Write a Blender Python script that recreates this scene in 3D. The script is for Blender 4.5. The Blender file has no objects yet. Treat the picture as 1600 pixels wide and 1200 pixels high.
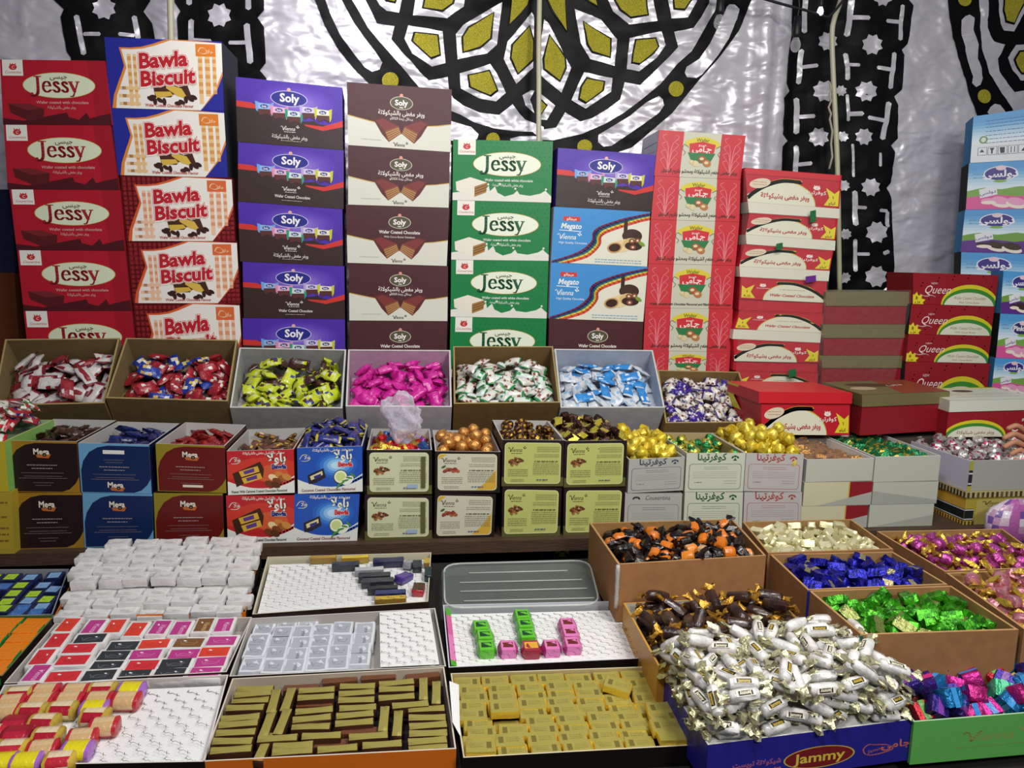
import bpy, bmesh, math, random, unicodedata
import numpy as np
from mathutils import Vector, Matrix, Euler, noise

SC = bpy.context.scene
COL = SC.collection
random.seed(7)
PI = math.pi

# ------------------------------------------------------------------ camera
FPX = 1200.0
CAM_H = 1.5
cam = bpy.data.cameras.new('camera')
cam.sensor_width = 36.0
cam.lens = 36.0 * FPX / 1600.0
camo = bpy.data.objects.new('camera', cam)
COL.objects.link(camo)
ROT = (Matrix.Rotation(math.radians(-7.55), 3, 'Z') @ Matrix.Rotation(math.radians(90 - 8.9), 3, 'X')
       @ Matrix.Rotation(math.radians(1.2), 3, 'Z'))
camo.location = (0, 0, CAM_H)
camo.rotation_euler = ROT.to_euler()
cam.clip_start = 0.02
SC.camera = camo

# ------------------------------------------------------------------ light
SC.view_settings.view_transform = 'Standard'
SC.view_settings.look = 'None'
SC.view_settings.gamma = 1
SC.view_settings.use_curve_mapping = False
SC.view_settings.exposure = 0.0
world = bpy.data.worlds.new('night')
SC.world = world
world.use_nodes = True
world.node_tree.nodes['Background'].inputs['Color'].default_value = (0.80, 0.86, 1.0, 1)
world.node_tree.nodes['Background'].inputs['Strength'].default_value = 0.10


def area(name, loc, target, w, h, power, color):
    l = bpy.data.lights.new(name, 'AREA')
    l.shape = 'RECTANGLE'
    l.size, l.size_y, l.energy, l.color = w, h, power, color
    o = bpy.data.objects.new(name, l)
    COL.objects.link(o)
    o.location = loc
    o.rotation_euler = (Vector(target) - Vector(loc)).to_track_quat('-Z', 'Y').to_euler()
    return o


area('stall_lamp', (0.85, 0.95, 2.75), (0.35, 1.7, 0.9), 0.35, 0.25, 18, (1.0, 0.97, 0.93))
area('stall_tube', (1.5, 1.0, 2.6), (0.9, 2.6, 1.2), 0.9, 0.06, 8, (0.96, 1.0, 0.93))
area('front_lamp', (-0.15, 0.35, 2.6), (-0.05, 1.2, 0.75), 0.3, 0.3, 19, (1.0, 0.98, 1.0))

area('front_fill', (1.15, -0.6, 2.5), (0.75, 1.3, 0.8), 0.5, 0.3, 27, (1.0, 0.97, 0.92))  # added fill from behind the camera, brightens the carton fronts
cl_ = area('curtain_lamp', (-0.30, 2.15, 2.75), (-0.25, 2.98, 1.75), 0.5, 0.2, 3.2, (1.0, 0.97, 1.0))
cl_.data.spread = math.radians(110)

# ------------------------------------------------------------------ pixels to points


def ray(px, py):
    return ROT @ Vector(((px - 800) / FPX, -(py - 600) / FPX, -1))


def PY(px, py, Y):
    r = ray(px, py)
    return Vector((0, 0, CAM_H)) + r * (Y / r.y)


def PZ(px, py, z):
    r = ray(px, py)
    return Vector((0, 0, CAM_H)) + r * ((z - CAM_H) / r.z)


TB, TS = 0.611, 0.10     # the display table: z = TB + TS * y


def TP(px, py, h=0.0):
    r = ray(px, py)
    return Vector((0, 0, CAM_H)) + r * ((CAM_H - TB - h) / (TS * r.y - r.z))


TN = Vector((0, -TS, 1)).normalized()
# ------------------------------------------------------------------ colours and materials


def lin(c):
    if isinstance(c, str):
        c = c.lstrip('#')
        if len(c) == 3: c = ''.join(k * 2 for k in c)
        c = [int(c[i:i + 2], 16) / 255 for i in (0, 2, 4)]
        return tuple(v / 12.92 if v <= 0.04045 else ((v + 0.055) / 1.055) ** 2.4 for v in c)
    return tuple(c)


def material(name, col=None, rough=0.5, metal=0.0, bump=0.0, bscale=60, coat=0.0, attr=False, vary=0.0, spec=0.5,
             stretch=None):
    m = bpy.data.materials.new(name)
    m.use_nodes = True
    nt = m.node_tree
    b = nt.nodes['Principled BSDF']
    b.inputs['Roughness'].default_value = rough
    b.inputs['Metallic'].default_value = metal
    b.inputs['Coat Weight'].default_value = coat
    b.inputs['Coat Roughness'].default_value = 0.15
    b.inputs['Specular IOR Level'].default_value = spec
    src = None
    if attr:
        a = nt.nodes.new('ShaderNodeAttribute')
        a.attribute_name = 'Col'
        src = a.outputs['Color']
    else:
        b.inputs['Base Color'].default_value = (*lin(col), 1)
    if bump or vary:
        tc = nt.nodes.new('ShaderNodeTexCoord')
        n = nt.nodes.new('ShaderNodeTexNoise')
        n.inputs['Scale'].default_value = bscale
        n.inputs['Detail'].default_value = 4
        if stretch:
            mp = nt.nodes.new('ShaderNodeMapping')
            mp.inputs['Scale'].default_value = stretch
            nt.links.new(tc.outputs['Object'], mp.inputs['Vector'])
            nt.links.new(mp.outputs['Vector'], n.inputs['Vector'])
        else:
            nt.links.new(tc.outputs['Object'], n.inputs['Vector'])
        if bump:
            bp = nt.nodes.new('ShaderNodeBump')
            bp.inputs['Strength'].default_value = bump
            bp.inputs['Distance'].default_value = 0.004
            nt.links.new(n.outputs['Fac'], bp.inputs['Height'])
            nt.links.new(bp.outputs['Normal'], b.inputs['Normal'])
        if vary:
            mx = nt.nodes.new('ShaderNodeMix')
            mx.data_type = 'RGBA'
            mx.blend_type = 'MULTIPLY'
            mx.inputs['Factor'].default_value = 1.0
            rp = nt.nodes.new('ShaderNodeMapRange')
            rp.inputs['From Min'].default_value = 0.3
            rp.inputs['From Max'].default_value = 0.7
            rp.inputs['To Min'].default_value = 1 - vary
            rp.inputs['To Max'].default_value = 1.0
            nt.links.new(n.outputs['Fac'], rp.inputs['Value'])
            if src:
                nt.links.new(src, mx.inputs['A'])
            else:
                mx.inputs['A'].default_value = (*lin(col), 1)
            nt.links.new(rp.outputs['Result'], mx.inputs['B'])
            src = mx.outputs['Result']
    if src:
        nt.links.new(src, b.inputs['Base Color'])
    return m


M_PRINT = material('printed_card', attr=True, rough=0.42, bump=0.12, bscale=25, spec=0.4)
M_CARD = material('corrugated_card', attr=True, rough=0.8, bump=0.15, bscale=40, vary=0.15, spec=0.25)
M_FOIL = material('crumpled_foil', attr=True, rough=0.27, metal=0.62, bump=0.7, bscale=170)
M_SFOIL = material('satin_foil', attr=True, rough=0.38, metal=0.35, bump=0.25, bscale=120)
M_WRAP = material('glossy_wrapper', attr=True, rough=0.28, bump=0.45, bscale=130, coat=0.3)
M_MATT = material('paper_wrapper', attr=True, rough=0.5, bump=0.25, bscale=120)
M_WOOD = material('dark_wood', '#4a3423', rough=0.7, bump=0.3, bscale=30, vary=0.4, stretch=(1, 8, 8))
M_DARK = material('dark_cloth', '#15130f', rough=0.95, vary=0.3)
_mc = {}


def film(name, alpha, rough=0.12, tint=(1, 1, 1), bump=0.6, bscale=35, fac=0.6):
    m = bpy.data.materials.new(name)
    m.use_nodes = True
    nt = m.node_tree
    b = nt.nodes['Principled BSDF']
    tr = nt.nodes.new('ShaderNodeBsdfTransparent')
    mx = nt.nodes.new('ShaderNodeMixShader')
    b.inputs['Base Color'].default_value = (*tint, 1)
    b.inputs['Roughness'].default_value = rough
    fr = nt.nodes.new('ShaderNodeLayerWeight')
    fr.inputs['Blend'].default_value = 0.35
    mt = nt.nodes.new('ShaderNodeMath')
    mt.operation = 'MULTIPLY_ADD'
    mt.inputs[1].default_value = fac
    mt.inputs[2].default_value = alpha
    tc = nt.nodes.new('ShaderNodeTexCoord')
    n = nt.nodes.new('ShaderNodeTexNoise')
    n.inputs['Scale'].default_value = bscale
    n.inputs['Detail'].default_value = 3
    bp = nt.nodes.new('ShaderNodeBump')
    bp.inputs['Strength'].default_value = bump
    bp.inputs['Distance'].default_value = 0.01
    nt.links.new(tc.outputs['Object'], n.inputs['Vector'])
    nt.links.new(n.outputs['Fac'], bp.inputs['Height'])
    nt.links.new(bp.outputs['Normal'], b.inputs['Normal'])
    nt.links.new(fr.outputs['Facing'], mt.inputs[0])
    nt.links.new(mt.outputs[0], mx.inputs['Fac'])
    nt.links.new(tr.outputs[0], mx.inputs[1])
    nt.links.new(b.outputs[0], mx.inputs[2])
    nt.links.new(mx.outputs[0], nt.nodes['Material Output'].inputs['Surface'])
    return m


# ------------------------------------------------------------------ objects
ORG = {}


def tag(o, label=None, cat=None, group=None, kind=None):
    if label: o['label'] = label
    if cat: o['category'] = cat
    if group: o['group'] = group
    if kind: o['kind'] = kind
    return o


def thing(name, label, cat, loc, group=None):
    o = bpy.data.objects.new(name, None)
    o.empty_display_size = 0.02
    COL.objects.link(o)
    o.location = loc
    ORG[o] = Vector(loc)
    return tag(o, label, cat, group)


def newmesh(name, V, F, mats, fcol=None, fmat=None, smooth=False):
    me = bpy.data.meshes.new(name)
    me.from_pydata([tuple(v) for v in V], [], F)
    if not isinstance(mats, (list, tuple)): mats = [mats]
    for m in mats: me.materials.append(m)
    if fmat is not None: me.polygons.foreach_set('material_index', fmat)
    if fcol is not None:
        at = me.color_attributes.new('Col', 'FLOAT_COLOR', 'CORNER')
        buf = np.ones((len(me.loops), 4), dtype=np.float32)
        i = 0
        for f, c in zip(F, fcol):
            buf[i:i + len(f), :3] = c
            i += len(f)
        at.data.foreach_set('color', buf.ravel())
    if smooth: me.polygons.foreach_set('use_smooth', [True] * len(F))
    me.update()
    return me


def put(name, me, parent=None, loc=None):
    o = bpy.data.objects.new(name, me)
    COL.objects.link(o)
    if parent is not None: o.parent = parent
    if loc is not None: o.location = loc
    return o


def obj(name, V, F, mats, parent=None, fcol=None, fmat=None, smooth=False, base=None):
    """world-space mesh, stored relative to its thing's base point"""
    if parent is not None:
        org = ORG[parent]
    else:
        org = Vector(base) if base is not None else Vector((sum(v[0] for v in V) / len(V), sum(v[1] for v in V) / len(V), min(v[2] for v in V)))
    if isinstance(fcol, (str, tuple)): fcol = [lin(fcol)] * len(F)
    me = newmesh(name, [Vector(v) - org for v in V], F, mats, fcol, fmat, smooth)
    o = put(name, me, parent, None if parent is not None else org)
    ORG[o] = org
    return o


HEXF = [(0, 1, 2, 3), (7, 6, 5, 4), (4, 5, 1, 0), (6, 7, 3, 2), (5, 6, 2, 1), (7, 4, 0, 3)]
# corners: 0 TL 1 TR 2 BR 3 BL of the front, 4..7 the same at the back; faces: front back top bottom right left


def hexa(name, fr, bk, mat, parent=None, cols='#888888', inset=0.0, base=None):
    if isinstance(cols, str): cols = [cols] * 6
    F = [f[::-1] for f in HEXF]
    return obj(name, list(fr) + list(bk), F, mat, parent, [lin(c) for c in cols], base=base)


def boxxyz(name, x0, x1, y0, y1, z0, z1, mat, parent=None, cols='#888888'):
    fr = [(x0, y0, z1), (x1, y0, z1), (x1, y0, z0), (x0, y0, z0)]
    bk = [(x0, y1, z1), (x1, y1, z1), (x1, y1, z0), (x0, y1, z0)]
    return hexa(name, [Vector(p) for p in fr], [Vector(p) for p in bk], mat, parent, cols)


def slab(name, quad, n, mat, parent=None, cols='#888888'):
    """quad (4 world points) thickened along -n"""
    q = [Vector(p) for p in quad]
    return hexa(name, q, [p - n for p in q], mat, parent, cols)


def tube_geo(pts, rad, sides=8):
    pts = [Vector(p) for p in pts]
    V, F = [], []
    for i, p in enumerate(pts):
        d = (pts[min(i + 1, len(pts) - 1)] - pts[max(i - 1, 0)]).normalized()
        a = d.orthogonal().normalized() if i == 0 else (a - d * a.dot(d)).normalized()
        b = d.cross(a)
        r = rad[i] if isinstance(rad, (list, tuple)) else rad
        for k in range(sides):
            t = 2 * PI * k / sides
            V.append(p + (a * math.cos(t) + b * math.sin(t)) * r)
    for i in range(len(pts) - 1):
        for k in range(sides):
            F.append((i * sides + k, i * sides + (k + 1) % sides, (i + 1) * sides + (k + 1) % sides, (i + 1) * sides + k))
    F.append(tuple(range(sides))[::-1])
    F.append(tuple(range((len(pts) - 1) * sides, len(pts) * sides)))
    return V, F


def tube(name, pts, rad, mat, parent=None, sides=8, col=None):
    V, F = tube_geo(pts, rad, sides)
    return obj(name, V, F, mat, parent, fcol=col, smooth=True)


# ------------------------------------------------------------------ lettering
_forms = {}
for cp in range(0xFE80, 0xFEFD):
    d = unicodedata.decomposition(chr(cp)).split()
    if d: _forms.setdefault(tuple(int(x, 16) for x in d[1:]), {})[d[0].strip('<>')] = chr(cp)


def arabic(s):
    """joined letter forms, in drawing order"""
    out = []
    for word in s.split(' '):
        L = []
        i = 0
        while i < len(word):
            k = (ord(word[i]),)
            if i + 1 < len(word) and (ord(word[i]), ord(word[i + 1])) in _forms:
                k = (ord(word[i]), ord(word[i + 1]))
            L.append(k)
            i += len(k)
        r = []
        for j, k in enumerate(L):
            f = _forms.get(k)
            if not f:
                r.append(''.join(map(chr, k)))
                continue
            before = j > 0 and 'initial' in _forms.get(L[j - 1], {})
            after = j + 1 < len(L) and 'initial' in f and 'final' in _forms.get(L[j + 1], {})
            w = 'medial' if before and after else 'final' if before else 'initial' if after else 'isolated'
            r.append(f.get(w) or f.get('final') or f['isolated'])
        out.append(''.join(r[::-1]))
    return ' '.join(out[::-1])


_tx = {}


def textgeo(s, bold=0.0, res=2):
    k = (s, bold, res)
    if k not in _tx:
        t = arabic(s) if any('\u0600' <= ch <= '\u06ff' for ch in s) else s
        c = bpy.data.curves.new('lettering', 'FONT')
        c.body = t
        c.resolution_u = res
        c.offset = bold
        o = bpy.data.objects.new('lettering', c)
        COL.objects.link(o)
        me = o.evaluated_get(bpy.context.evaluated_depsgraph_get()).to_mesh()
        V = np.array([v.co[:2] for v in me.vertices]) if len(me.vertices) else np.zeros((0, 2))
        F = [tuple(p.vertices) for p in me.polygons]
        bpy.data.objects.remove(o)
        bpy.data.curves.remove(c)
        if len(V): V[:, 0] -= (V[:, 0].min() + V[:, 0].max()) / 2
        _tx[k] = (V, F)
    return _tx[k]


def hull(pts):
    pts = sorted(set(pts))
    def half(ps):
        h = []
        for p in ps:
            while len(h) > 1 and (h[-1][0] - h[-2][0]) * (p[1] - h[-2][1]) - (h[-1][1] - h[-2][1]) * (p[0] - h[-2][0]) <= 0: h.pop()
            h.append(p)
        return h
    a, b = half(pts), half(pts[::-1])
    return a[:-1] + b[:-1]


def smooth(pts, n=5, closed=False):
    P = [np.array(p, float) for p in pts]
    out = []
    m = len(P)
    for i in range(m if closed else m - 1):
        if closed: a, b, c, d = P[(i - 1) % m], P[i], P[(i + 1) % m], P[(i + 2) % m]
        else: a, b, c, d = P[max(i - 1, 0)], P[i], P[i + 1], P[min(i + 2, m - 1)]
        for k in range(n):
            t = k / n
            out.append(tuple(0.5 * (2 * b + (c - a) * t + (2 * a - 5 * b + 4 * c - d) * t * t + (3 * b - a - 3 * c + d) * t ** 3)))
    if not closed: out.append(tuple(P[-1]))
    return out


def clip(pts, w, h):
    for ax, lim, sg in ((0, 0, 1), (0, w, -1), (1, 0, 1), (1, h, -1)):
        out = []
        for i in range(len(pts)):
            p, q = pts[i - 1], pts[i]
            ip, iq = sg * (p[ax] - lim) >= 0, sg * (q[ax] - lim) >= 0
            if ip != iq:
                t = (lim - p[ax]) / (q[ax] - p[ax])
                out.append((p[0] + (q[0] - p[0]) * t, p[1] + (q[1] - p[1]) * t))
            if iq: out.append(q)
        pts = out
        if not pts: break
    return pts


class Art:
    """flat print: coloured shapes on a w by h sheet, x right, y down"""

    def __init__(s, w, h, bg=None):
        s.w, s.h, s.V, s.F, s.C, s.k = w, h, [], [], [], 0
        if bg: s.rect(0, 0, w, h, bg)

    def poly(s, pts, c, step=1):
        pts = clip([(float(p[0]), float(p[1])) for p in pts], s.w, s.h)
        if len(pts) < 3: return
        s.k += step
        n = len(s.V)
        s.V += [(x / s.w, y / s.h, s.k) for x, y in pts]
        s.F.append(tuple(range(n, n + len(pts))))
        s.C.append(lin(c))

    def rect(s, x0, y0, x1, y1, c, step=1): s.poly([(x0, y0), (x1, y0), (x1, y1), (x0, y1)], c, step)

    def ell(s, cx, cy, rx, ry, c, n=26, rot=0, step=1):
        cr, sr = math.cos(rot), math.sin(rot)
        P = []
        for i in range(n):
            a = 2 * PI * i / n
            x, y = rx * math.cos(a), ry * math.sin(a)
            P.append((cx + x * cr - y * sr, cy + x * sr + y * cr))
        s.poly(P, c, step)

    def rrect(s, x0, y0, x1, y1, r, c):
        P = []
        for cx, cy, a0 in ((x1 - r, y0 + r, -90), (x1 - r, y1 - r, 0), (x0 + r, y1 - r, 90), (x0 + r, y0 + r, 180)):
            for k in range(5):
                a = math.radians(a0 + 22.5 * k)
                P.append((cx + r * math.cos(a), cy + r * math.sin(a)))
        s.poly(P, c)

    def nib(s, pts, w, c, ang=0.0, t=None, sm=4):
        """broad-nib pen stroke"""
        t = w * 0.25 if t is None else t
        nx, ny = math.cos(ang) * w / 2, math.sin(ang) * w / 2
        tx, ty = -math.sin(ang) * t / 2, math.cos(ang) * t / 2
        P = smooth(pts, sm) if sm and len(pts) > 2 else pts
        cor = lambda p: [(p[0] + a * nx + b * tx, p[1] + a * ny + b * ty) for a, b in ((1, 1), (1, -1), (-1, 1), (-1, -1))]
        s.k += 1
        for a, b in zip(P, P[1:]): s.poly(hull(cor(a) + cor(b)), c, 0)

    def line(s, pts, w, c, sm=0): s.nib(pts, w, c, 0.7, w, sm)

    def text(s, t, x, y, size, c, bold=0.0, shear=0.0, sx=1.0, rot=0.0, align='c', width=None):
        V, F = textgeo(t, bold)
        if not len(V): return
        X, Y = V[:, 0] * size * sx, V[:, 1] * size
        if width:
            X = X * width / max(1e-6, X.max() - X.min())
        X = X + Y * shear
        if align == 'l': X = X - X.min()
        if align == 'r': X = X - X.max()
        cr, sr = math.cos(rot), math.sin(rot)
        X, Y = X * cr - Y * sr, X * sr + Y * cr
        s.k += 1
        n = len(s.V)
        s.V += [((x + a) / s.w, (y - b) / s.h, s.k) for a, b in zip(X, Y)]
        s.F += [tuple(i + n for i in f) for f in F]
        s.C += [lin(c)] * len(F)

    def fine(s, x0, x1, y, h, c, seed=0):
        """a line of print too small to read: short dashes"""
        rnd = random.Random(seed + int(y * 7 + x0))
        x = x0
        s.k += 1
        while x < x1 - h:
            l = min(rnd.uniform(1.5, 5) * h, x1 - x)
            s.rect(x, y, x + l, y + h, c, 0)
            x += l + h * rnd.uniform(0.6, 1.2)

    def on(s, name, q, parent, lift=0.0006, mat=None, step=0.00004):
        """print the sheet on the quad q = TL TR BR BL"""
        q = [Vector(p) for p in q]
        n = (q[3] - q[0]).cross(q[1] - q[0]).normalized()
        A = np.array(s.V)
        q0, q1, q2, q3 = [np.array(p) for p in q]
        u, v = A[:, 0:1], A[:, 1:2]
        W = (q0 * (1 - u) + q1 * u) * (1 - v) + (q3 * (1 - u) + q2 * u) * v
        W = W + np.array(n) * (lift + step * A[:, 2:3])
        return obj(name, [Vector(p) for p in W], [f[::-1] for f in s.F], mat or M_PRINT, parent, s.C)


NTH = 'first second third fourth fifth sixth seventh eighth ninth tenth eleventh twelfth thirteenth fourteenth fifteenth'.split()
ORD = ['topmost', 'second from the top', 'third from the top', 'fourth from the top', 'fifth from the top', 'sixth from the top', 'seventh from the top', 'eighth from the top']
# ------------------------------------------------------------------ printed designs
CREAM = '#e6e6cf'


def emblem(a, x, y, s, c1, c2, word='Couvertina'):
    """small tomato-shaped house mark with a signature below"""
    a.ell(x, y, s * 0.6, s * 0.44, c1)
    a.text('C', x, y + s * 0.22, s * 0.62, c2, 0.0, .2)
    for d in (-0.35, 0, 0.35):
        a.poly([(x + d * s - s * .14, y - s * .36), (x + d * s + s * .14, y - s * .36), (x + d * s * 1.25, y - s * .62)], c1)
    a.text(word, x, y + s * 0.95, s * 0.55, c1, 0.0, 0.3)


def vienna(a, x, y, s, c, sub=True):
    a.nib([(x - s * 1.55, y - s * .62), (x - s * 1.35, y - s * .75), (x - s * 1.2, y - s * .5), (x - s * 1.12, y), (x - s * .8, y - s * .6), (x - s * .62, y - s * .8)], s * .13, c, 0.6, s * .05)
    a.text('ienna', x + s * .1, y, s * 1.0, c, 0.005, 0.28, 0.88)
    for dx, dy in ((1.35, -.75), (1.55, -.95), (1.5, -.6), (1.72, -.72)): a.ell(x + s * dx, y + s * dy, s * .13, s * .09, c, 8, .6)
    if sub: a.fine(x - s * 1.0, x + s * 1.1, y + s * .22, s * .1, c)


def jessy_word(a, x, y, s, c):
    """serif word, baseline x y, x-height s"""
    q = lambda L, ox: [(x + (ox + p[0]) * s, y - p[1] * s) for p in L]
    W = 0.3 * s
    o = -2.62
    a.nib(q([(.55, 1.5), (.55, .2), (.42, -.25), (.12, -.42), (-.08, -.25)], o), W, c, 0, s * .1)
    a.nib(q([(.22, 1.5), (.88, 1.5)], o), s * .11, c, 0, s * .11)
    a.ell(*q([(-.05, -.18)], o)[0], s * .15, s * .13, c, 10)
    for ox in (-1.62,):
        a.nib(q([(.08, .58), (.75, .58)], ox), s * .1, c, 0, s * .1)
        a.nib(q([(.76, .58), (.66, .9), (.42, 1.02), (.16, .85), (.06, .5), (.16, .15), (.45, -.02), (.78, .2)], ox), W * .8, c, 0, s * .09)
    for ox in (-.62, .2):
        a.nib(q([(.58, .78), (.36, 1.0), (.14, .82), (.3, .58), (.56, .36), (.58, .12), (.34, -.02), (.06, .2)], ox), W * .85, c, 0, s * .1)
    o = 1.0
    a.nib(q([(.1, 1.0), (.48, .05)], o), W, c, 0, s * .1)
    a.nib(q([(.86, 1.0), (.48, .02), (.3, -.38), (.06, -.42)], o), W * .42, c, 0, s * .1)
    a.nib(q([(-.08, 1.0), (.34, 1.0)], o), s * .09, c, 0, s * .09)
    a.nib(q([(.66, 1.0), (1.0, 1.0)], o), s * .09, c, 0, s * .09)


def art_jessy(green=False):
    a = Art(160, 98, '#0b7d3f' if green else '#b3182b')
    if green:
        r = random.Random(3)
        for i in range(14):
            for j in range(7): a.ell(45 + i * 8.2 + (j % 2) * 4, 4 + j * 7, .9, .9, '#2f9a5c', 6, step=0)
        a.poly([(0, 98), (0, 86), (25, 82), (52, 80), (58, 73), (60, 82), (68, 74), (72, 84), (84, 90), (98, 86), (104, 80), (108, 86), (125, 88), (142, 84), (150, 79), (154, 83), (160, 88), (160, 98)], '#e3e2d6')
        for x, y in ((57, 71), (76, 70), (101, 77), (151, 77)): a.ell(x, y, 1.8, 1.8, '#e3e2d6', 8)
        a.poly([(5, 68), (28, 60), (55, 68), (54, 84), (35, 92), (6, 82)], '#e9e3d2')
        a.poly([(35, 75), (55, 68), (54, 84), (35, 92)], '#a5763a')
        for k in range(3): a.line([(36, 79 + k * 4), (54, 72 + k * 4)], 1.2, '#6e4720')
    else:
        a.poly([(133, 0), (160, 0), (160, 98), (138, 98)], '#a11526')
        a.poly([(0, 98), (0, 88), (30, 92), (70, 84), (95, 79), (97, 86), (112, 90), (124, 79), (128, 88), (142, 84), (160, 80), (160, 98)], '#4d141b')
        a.poly([(9, 66), (40, 66), (62, 73), (60, 88), (38, 92), (12, 80)], '#5a1a1c')
        a.poly([(9, 66), (40, 66), (62, 73), (36, 76)], '#78262a')
    a.rect(8 if green else 3, 0, 36 if green else 34, 24, '#ecebe0')
    emblem(a, 22 if green else 19, 11, 10, '#c62a30', '#ecebe0')
    a.ell(87, 38, 55, 19.6, '#c7a64b', 40)
    a.ell(87, 38, 54, 18.8, '#eaf0da' if green else '#dfe6c6', 40)
    ink = '#0d5a38' if green else '#a3202a'
    jessy_word(a, 87, 48, 15.5, ink)
    a.text('جيسى', 87, 28, 10.5, '#5c3a22' if not green else '#3d4a2c', 0.01)
    pale = '#e8f0e4' if green else '#d8a9a0'
    a.text('Wafer coated with white chocolate' if green else 'Wafer coated with chocolate', 90, 66, 6.2, pale, 0.012, width=78)
    a.text('ويفر مغطى بالشيكولاتة البيضاء' if green else 'ويفر مغطى بالشيكولاتة', 88, 73.5, 6.2, pale, 0.01, width=50 if green else 42)
    return a


def art_bawla(blue):
    a = Art(184, 108, '#242a94' if blue else '#8d2127')
    if not blue:
        for i in range(0, 184, 8): a.rect(i, 0, i + 3, 108, '#80191f', 0)
        for j in range(0, 108, 8): a.rect(0, j, 184, j + 3, '#7a181e', 0)
        a.k += 1
    orange = '#e08a3a' if blue else '#d8602f'
    sh = [(25, 17), (42, 17), (60, 15), (78, 10), (95, 4), (103, 1), (184, 3), (184, 46), (170, 78), (146, 108), (10, 108), (13, 88), (24, 62), (31, 45)]
    a.poly([(p[0] - (3.5 if p[0] < 100 else -3), p[1] - (2.5 if p[0] < 150 else 0)) for p in sh], orange)
    a.poly(sh, '#f0ece2')
    def inside(x0, y0, x1, y1, c):   # plaid bands, kept on the white field
        pts = [(x0, y0), (x1, y0), (x1, y1), (x0, y1)]
        a.poly(pts, c, 0)
    pl = ('#e9c38a', '#d99a55', '#c8783a') if blue else ('#f0c4a4', '#e29a70', '#d9764a')
    a.k += 1
    for x0, x1 in ((33, 39), (42, 47), (145, 152), (156, 164), (168, 174)):
        inside(x0, 24 if x0 < 100 else 24, x1, 104 if x0 < 100 else 104 - max(0, (x1 - 146)) * 1.0, pl[0])
    a.k += 1
    for y in (28, 40, 52, 64, 76):
        for x0, x1 in ((33, 39), (42, 47), (145, 152), (156, 164), (168, 174)): inside(x0, y, x1, y + 6, pl[1] if y % 24 else pl[2])
    a.k += 1
    for y in (74, 86, 98):
        inside(16, y, 50, y + 5, pl[0])
        inside(22, y, 28, y + 5, pl[1])
    a.poly([(31, 45), (24, 62), (13, 88), (10, 108), (4, 108), (8, 88), (19, 62), (28, 45)], orange)
    a.rect(142, 5, 174, 24, '#e2802c' if blue else '#dd6a38')
    a.nib([(146, 17), (150, 11), (157, 12), (160, 18), (154, 20), (148, 18)], 1.4, '#f5dcb0', .6)
    a.text('حلا', 165, 19, 8, '#f5dcb0', 0.01)
    # wafer pieces and chocolate curls
    a.poly([(70, 66), (100, 64), (126, 68), (132, 86), (124, 91), (104, 84), (99, 89), (74, 89)], '#4a2a1e')
    a.poly([(73, 81), (98, 80), (103, 86), (76, 91)], '#d9b248')
    a.poly([(92, 68), (117, 75), (126, 90), (110, 87), (92, 75)], '#dcb84e')
    for x, y in ((66, 92), (73, 96), (81, 94), (88, 96), (70, 89), (116, 96), (123, 92), (131, 91), (136, 88), (110, 98)):
        a.ell(x, y, 6, 3.4, '#3a1f18', 9, (x % 5) * .5)
    for w, y in (('Bawla', 42), ('Biscuit', 69)):
        x = 90 if w == 'Bawla' else 96
        for b, c in ((.115, '#f6efe4'), (.09, '#d0303a'), (.068, '#f6efe4'), (.04, '#bf1f2c')):
            a.text(w, x, y, 32, c, b, .12, 1.04, 0.09)
    a.text('Wafer Coated Chocolate Flavour', 96, 104, 6.4, '#b4232c', 0.015, width=78)
    return a


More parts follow.
